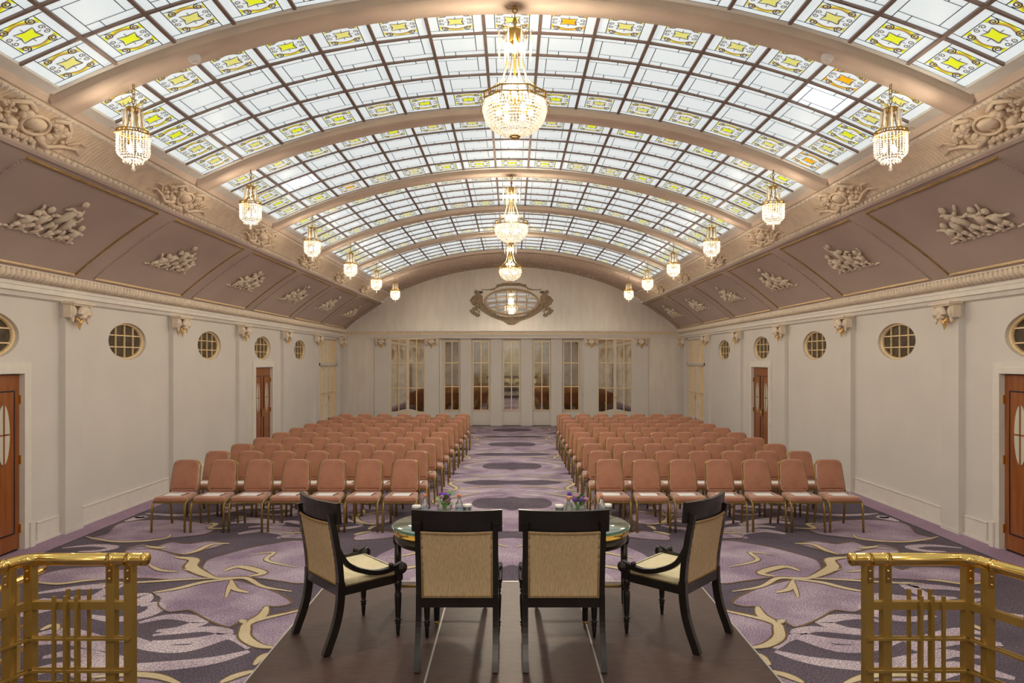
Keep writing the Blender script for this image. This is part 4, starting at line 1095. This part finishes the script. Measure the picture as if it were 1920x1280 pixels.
# ------------------------------------------------------------------ presenters' armchairs (face +y locally)
def make_armchair():
    root = empty('armchair', (0,0,0), label='x', cat='armchair')
    rect = lambda a, b: [(-a,-b), (a,-b), (a,b), (-a,b)]
    side = [(-.285, 0), (-.262, .06), (-.225, .15), (-.195, .25), (-.18, .36), (-.178, .46), (-.188, .58), (-.21, .72), (-.235, .85), (-.25, .93)]
    for s_ in (-1, 1):
        path = [(s_*.245, p.y, p.z) for p in catmull([(0, y, z) for y, z in side[:6]], 3, False)]
        lgm = MB().sweep(path, rect(.018, .026)); lgm.v = [(a, b, max(0, c)) for a, b, c in lgm.v]; lgm.build('leg', 'ebony', root)
        path = [(s_*.245, p.y, p.z) for p in catmull([(0, y, z) for y, z in side[5:]], 3, False)]
        MB().sweep(path, rect(.0175, .02)).build('back_stile', 'ebony', root)
        # turned front leg
        prof = [(.026,.40), (.026,.345), (.017,.34), (.024,.325), (.017,.31), (.026,.295), (.025,.25), (.020,.14), (.016,.115), (.026,.105), (.016,.095), (.022,.085), (.015,.07), (.017,.055), (.011,0)]
        MB().lathe(prof[::-1], 12, (s_*.25, .265, 0)).build('leg', 'ebony', root)
        ar = MB(); pth = catmull([(s_*.245, -.205, .70), (s_*.25, -.13, .575), (s_*.255, .0, .505), (s_*.26, .12, .478), (s_*.262, .23, .49), (s_*.262, .29, .505)], 5, False)
        ar.sweep(pth, [(-.018,-.016), (.0,-.02), (.018,-.016), (.018,.016), (0,.02), (-.018,.016)], smooth=False)
        arm = ar.build('armrest', 'ebony', root)
        sc = MB(); sc.lathe([(.0,-.022), (.035,-.022), (.04,-.015), (.04,.015), (.035,.022), (0,.022)], 16)
        for q in range(len(sc.v)): x, y, z = sc.v[q]; sc.v[q] = (s_*.262+z, .285+x, .475+y)
        sc.box(s_*.262-.02, s_*.262+.02, .235, .285, .395, .50); sc.ell((s_*.262, .20, .512), (.02, .02, .016), 8, 5)
        sc.build('scroll', 'ebony', arm)
    # crest rail curved backwards
    N = 14; outer = []
    cr = MB(); vs = []
    for i in range(N+1):
        x = -.288+.576*i/N; yb = -.285+.055*(x/.288)**2
        for (dy, z) in ((.03, .865), (.0, .865), (-.012, 1.005), (.016, 1.005)): vs.append((x, yb+dy+.012, z))
    fs = [(i*4+j, i*4+(j+1) % 4, (i+1)*4+(j+1) % 4, (i+1)*4+j) for i in range(N) for j in range(4)]+[(3,2,1,0), (N*4, N*4+1, N*4+2, N*4+3)]
    cr.add(vs, fs); cr.build('crest_rail', 'ebony', root)
    # upholstered back panel following the stiles
    def pan(off, m, nm):
        mb = MB(); R = 8; C = 6; vs = []
        sp = catmull([(0, y, z) for y, z in [(-.178,.435), (-.185,.55), (-.208,.70), (-.24,.875)]], 3, False)
        zs = [p.z for p in sp]
        for p in sp:
            for c in range(C+1):
                x = -.228+.456*c/C; bow = -.03*(1-(x/.228)**2)*((p.z-.435)/.44); vs.append((x, p.y+bow+off, p.z))
        n = C+1; mb.add(vs, [(r*n+c, r*n+c+1, (r+1)*n+c+1, (r+1)*n+c) for r in range(len(sp)-1) for c in range(C)], 0, True); return mb.build(nm, m, root), sp
    pb, sp = pan(-.014, 'tan_fabric', 'back_panel'); pan(.02, 'cream_fabric', 'inner_back')
    nl = MB()
    for p in sp[:-1]:
        for q in range(5):
            z = p.z+(.44/(len(sp)-1))*q/5
            for s_ in (-1, 1): nl.bead((s_*.219, p.y-.017-.025*((z-p.z))*2, z), .0062)
    for q in range(34):
        x = -.219+.438*q/33; nl.bead((x, -.195, .444), .0062); nl.bead((x, -.258-.03*(1-(x/.228)**2), .862), .0062)
    nl.build('nail_trim', 'nail', pb, kind='stuff')
    ra = MB(); ra.box(-.245, .245, -.20, -.165, .375, .435); ra.box(-.262, -.235, -.18, .28, .375, .43); ra.box(.235, .262, -.18, .28, .375, .43); ra.box(-.25, .25, .255, .285, .375, .43); ra.build('seat_rail', 'ebony', root)
    mb = MB(); pillow(mb, [(-.235,-.165), (.235,-.165), (.243,.05), (.25,.25), (.235,.278), (-.235,.278), (-.25,.25), (-.243,.05)], .425, .475, .014); seat = mb.build('seat', 'cream_fabric', root)
    nt = MB()
    for q in range(32):
        y = -.16+.40*q/31
        for s_ in (-1, 1): nt.bead((s_*.25, y, .434), .006)
    nt.build('nail_trim', 'nail', seat, kind='stuff')
    return root
arm = make_armchair(); index_kids(arm)
chairs4 = [(-.35, 4.555, 0., 'upright'), (.33, 4.555, 0., 'upright'), (-1.175, 4.875, -math.radians(49), 'turned'), (1.185, 4.90, math.radians(48), 'turned')]
for k, (x, y, rz, kd) in enumerate(chairs4):
    o = arm if k == 0 else copy_tree(arm)
    o.location = (x, y, ZP+.0012); o.rotation_euler = (0, 0, rz)
    if kd == 'upright': tag(o, 'black armchair with tan back set square to the %s stage table' % AUD[-1 if x < 0 else 1], 'armchair', 'square-set armchairs at the stage tables')
    else: tag(o, 'black armchair with cream seat angled towards the %s stage table' % AUD[-1 if x < 0 else 1], 'armchair', 'angled armchairs at the stage tables')

# ------------------------------------------------------------------ round glass-topped tables and what stands on them
def make_table():
    root = empty('round_table', (0,0,0), label='x', cat='table'); H = .67
    MB().lathe([(.372,H-.012), (.38,H-.006), (.372,H)], 48).build('glass_top', 'greenglass', root)
    MB().lathe([(.385,H-.018), (.39,H-.012), (.386,H-.010), (.374,H-.012)], 48, cap=False).build('glass_edge', 'greenedge', root)
    MB().lathe([(.374,H-.062), (.378,H-.055), (.378,H-.022), (.374,H-.014)], 48).build('brass_rim', 'brass', root)
    MB().lathe([(.34,H-.145), (.362,H-.12), (.366,H-.062), (.30,H-.062)], 48).build('apron', 'ebony', root)
    for k in range(4):
        a = pi/2*k; c, s_ = math.cos(a), math.sin(a); lg = MB()
        lg.tube([(.345*c, .345*s_, H-.07), (.345*c, .345*s_, .35), (.345*c, .345*s_, .03)], [.028, .027, .021], 10)
        lg.ell((.355*c, .355*s_, H-.13), (.034, .034, .05), 8, 5)
        l = lg.build('leg', 'ebony', root)
        ft = MB(); ft.ell((.345*c, .345*s_, .02), (.02,.02,.02), 10, 6); ft.build('ball_foot', 'brass', l)
        MB().tube([(.345*c,.345*s_,.17), (0,0,.17)], .011, 8).build('stretcher', 'brass_paint', root)
    return root
tb = make_table(); index_kids(tb)
TABS = [(-.556, 5.39), (.54, 5.39)]
for k, (x, y) in enumerate(TABS):
    o = tb if k == 0 else copy_tree(tb); o.location = (x, y, ZP+.0012)
    tag(o, 'round black table with green glass top and brass rim, %s side of stage' % AUD[-1 if x < 0 else 1], 'table', 'round glass-topped stage tables')
ZT2 = ZP+.6718
def vase(x, y, seed):
    R = random.Random(seed)
    r = empty('flower_vase', (x, y, ZT2), label='square glass vase of purple and mauve flowers on the %s stage table' % AUD[-1 if x < 0 else 1], cat='vase', group='flower vases on the stage tables')
    g = MB(); g.box(-.055,.055,-.055,.055,0,.006); 
    for (a, b, c, d) in ((-.055,-.052,-.055,.055), (.052,.055,-.055,.055), (-.055,.055,-.055,-.052), (-.055,.055,.052,.055)): g.box(a, b, c, d, 0, .10)
    g.build('glass', 'clear', r); MB().box(-.05,.05,-.05,.05,.007,.05).build('water', 'water', r)
    for k in range(9):
        a = R.uniform(0, 2*pi); q = R.uniform(.01, .045); q2 = R.uniform(.02, .075); MB().tube([(q*math.cos(a+2), q*math.sin(a+2), .012), (q2*.4*math.cos(a), q2*.4*math.sin(a), .09), (q2*math.cos(a), q2*math.sin(a), .14)], .004, 5).build('stem', 'stem', r)
    for k in range(22):
        a = R.uniform(0, 2*pi); q = R.uniform(.02, .085); z = R.uniform(.06, .17); L = R.uniform(.04, .075)
        d = Vector((math.cos(a), math.sin(a), R.uniform(-.2, 1.0))).normalized(); s_ = d.cross(Vector((0,0,1))).normalized()*L*.28; p = Vector((q*math.cos(a)*.7, q*math.sin(a)*.7, z))
        MB().add([p, p+d*L*.5+s_+Vector((0,0,.006)), p+d*L, p+d*L*.5-s_+Vector((0,0,.006)), p+d*L*.5], [(0,1,4), (1,2,4), (2,3,4), (3,0,4)], 0, True).build('leaf', 'leaf', r)
    for k in range(11):
        a = 2*pi*k/11+R.uniform(-.2,.2); q = R.uniform(.01, .075); z = R.uniform(.125, .175); c = Vector((q*math.cos(a), q*math.sin(a), z)); fm = MB(); rr = R.uniform(.016, .026)
        for j in range(7):
            b = 2*pi*j/7; fm.ell(c+Vector((math.cos(b)*rr*.6, math.sin(b)*rr*.6, .004*(j % 2))), (rr*.55, rr*.55, rr*.7), 6, 4)
        fm.ell(c+Vector((0,0,.008)), (rr*.5, rr*.5, rr*.7), 6, 4); fm.build('flower', 'purple' if k % 2 else 'mauve', r)
def bottle(x, y):
    r = empty('water_bottle', (x, y, ZT2), label='glass water bottle with orange cap, %s of the vase on the %s table' % ('outside' if abs(x) > .6 else 'aisle side', AUD[-1 if x < 0 else 1]), cat='bottle', group='water bottles on the stage tables')
    MB().lathe([(.028,0), (.031,.006), (.031,.085), (.027,.105), (.014,.135), (.0125,.165)], 16).build('glass', 'clear', r)
    MB().lathe([(.0145,.160), (.0145,.182), (.013,.184)], 14).build('cap', 'orange_cap', r); MB().lathe([(.0315,.03), (.0315,.07)], 16, cap=False).build('bottle_label', 'blue_label', r)
def tumbler(x, y):
    r = empty('covered_tumbler', (x, y, ZT2), label='glass tumbler with white lid, %s of the vase on the %s table' % ('outside' if abs(x) > .6 else 'aisle side', AUD[-1 if x < 0 else 1]), cat='glass', group='covered tumblers on the stage tables')
    MB().lathe([(.028,0), (.031,.004), (.034,.08), (.032,.08), (.029,.008), (0,.008)], 18, cap=False).build('glass', 'clear', r); MB().lathe([(.037,.078), (.038,.082), (.038,.094), (.036,.097), (0,.098)], 20).build('lid', 'porcelain', r)
def at(px, Y): return (px-960)*Y/F
vase(at(834, 5.62), 5.62, 1); vase(at(1084, 5.64), 5.64, 2)
for px, Y in ((797, 5.60), (861, 5.60), (1066, 5.49), (1128, 5.58)): bottle(at(px, Y), Y)
for px, Y in ((781, 5.58), (876, 5.62), (1049, 5.60), (1139, 5.63)): tumbler(at(px, Y), Y)

# ------------------------------------------------------------------ brass balustrades in the foreground
def balustrade(sg, dx):
    def X(x): return sg*x+dx
    zr = 1.328; yA = 3.0; zl = .40
    r = empty('balustrade', (X(1.75), yA, zl), label='gilt balustrade with polished brass handrail, double posts and lattice bars' + (', beside the stair rail' if sg < 0 else ', with scrolled brass ornament'), cat='railing')
    O = Vector((X(1.75), yA, zl))
    def B(mb, nm, m, par=None):
        o = mb.build(nm, m, par or r)
        mv = Vector((0,0,0)) if par else O
        o.data.transform(Matrix.Translation(-O)); return o
    def P(x, y, z): return (X(x), y, z)
    cor = Vector((2.005, 3.0)); dirv = Vector((.373, -.928))
    rl = MB(); end = cor+dirv*1.5
    rl.tube([P(1.50, yA, zr), P(1.95, yA, zr), P(1.985, yA-.004, zr), P(2.012, yA-.02, zr), P(2.03, yA-.055, zr), P(end.x, end.y, zr)], .0275, 20); hr = B(rl, 'handrail', 'brass')
    cp = MB(); cp.tube([P(1.478, yA, zr), P(1.482, yA, zr), P(1.488, yA, zr), P(1.505, yA, zr), P(1.508, yA, zr)], [.010, .022, .0285, .0295, .0275], 20); B(cp, 'end_cap', 'brass', hr)
    for x in (1.545, 1.625): q = MB(); q.tube([P(x, yA, zr), P(x+.034, yA, zr)], .0288, 20); B(q, 'collar', 'brass', hr)
    c2 = cor+dirv*.10; c3 = cor+dirv*.125; q = MB(); q.tube([P(c2.x, c2.y, zr), P(c3.x, c3.y, zr)], .0288, 20); B(q, 'collar', 'brass', hr)
    def post(x, y, face):
        q = MB(); q.box(min(X(x-.019), X(x+.019)), max(X(x-.019), X(x+.019)), y-.019, y+.019, zl, zr-.02); o = B(q, 'post', 'brass_paint')
        q = MB(); q.box(min(X(x-.012), X(x+.012)), max(X(x-.012), X(x+.012)), y-.024, y-.0185, zr-.095, zr-.022)
        for z in (zr-.045, zr-.08): q.ell((X(x), y-.025, z), (.006, .003, .006), 8, 4)
        B(q, 'bracket_plate', 'brass', o)
    for x in (1.562, 1.641, 2.0): post(x, yA, 0)
    for d in (.085, .62, .70): p = cor+dirv*d; post(p.x, p.y, 1)
    ztop = 1.128
    def hbar(a, b, z, h, t, off):
        # straight flat bar from a to b (plan points), offset sideways
        a = Vector(a); b = Vector(b); d = (b-a).normalized(); n = Vector((-d.y, d.x))*off; nt_ = Vector((-d.y, d.x))*t/2
        pts = [a+n-nt_, b+n-nt_, b+n+nt_, a+n+nt_]; q = MB(); vs = [P(p.x, p.y, zz) for zz in (z-h/2, z+h/2) for p in pts]
        q.add(vs, [(3,2,1,0), (4,5,6,7), (0,1,5,4), (1,2,6,5), (2,3,7,6), (3,0,4,7)]); B(q, 'rail_bar', 'brass_paint')
    L0 = (1.549, 3.0); L1 = tuple(cor); L2 = tuple(cor+dirv*1.3)
    for a, b in ((L0, L1), (L1, L2)):
        hbar(a, b, ztop, .034, .030, 0)
        for z in (.975, .835, .775, .66, .52):
            hbar(a, b, z, .010, .012, .026); hbar(a, b, z+.012, .010, .012, -.026)
    def vbar(x, y, zt): q = MB(); q.box(min(X(x-.0065), X(x+.0065)), max(X(x-.0065), X(x+.0065)), y-.0065, y+.0065, zl+.05, zt); B(q, 'lattice_bar', 'brass_paint')
    for x in (1.783, 1.832, 1.880): vbar(x, yA-.026, 1.175)
    for x in (1.759, 1.807, 1.853): vbar(x, yA+.026, 1.188)
    for d in (.26, .31, .36):
        p = cor+dirv*d; vbar(p.x-.024, p.y, 1.175); vbar(p.x+.024, p.y+.01, 1.188)
    # scrolled ornament clasping the bars of the angled panel
    p = cor+dirv*.33; oc = Vector(P(p.x-.035, p.y-.015, .93)); q = MB()
    pts = [oc+Vector((sg*(.035*math.cos(t)), -.02, .05*math.sin(t)-.012*t)) for t in [k*.45 for k in range(12)]]
    q.tube(pts, [.012+.016*math.sin(pi*k/11) for k in range(12)], 10); q.ell(oc+Vector((0, -.03, .0)), (.016, .012, .016), 10, 6)
    for k in range(6): q.ell(oc+Vector((-sg*(.03-.006*k), -.03, -.05-.018*k)), (.014, .012, .016), 8, 5)
    B(q, 'scroll_ornament', 'brass')
    return r
balustrade(1, 0.); balustrade(-1, -.115)
# stair handrail beyond the left balustrade
sr_ = empty('stair_handrail', (-3.43, 4.6, 0), label='low brass stair handrail standing on the carpet beyond the left balustrade', cat='railing')
q = MB(); q.tube([(-.02, .42, .67), (.0, .35, .67), (.0, -.25, .67), (.02, -.6, .52), (.03, -1.2, .25)], .0275, 14); q.build('handrail', 'brass', sr_)
q = MB(); q.tube([(-.02, .42, .67), (-.025, .445, .67)], [.0285, .012], 14); q.build('end_cap', 'brass', sr_)
for yy in (.30, .12, -.22): MB().box(-.018, .018, yy-.018, yy+.018, 0, .65).build('post', 'brass_paint', sr_)
for z in (.18, .34, .48): MB().box(-.006, .006, -.22, .30, z-.008, z+.008).build('rail_bar', 'brass_paint', sr_)
for yy in (-.1, -.04, .02): MB().box(-.006, .006, yy-.006, yy+.006, .05, .56).build('lattice_bar', 'brass_paint', sr_)
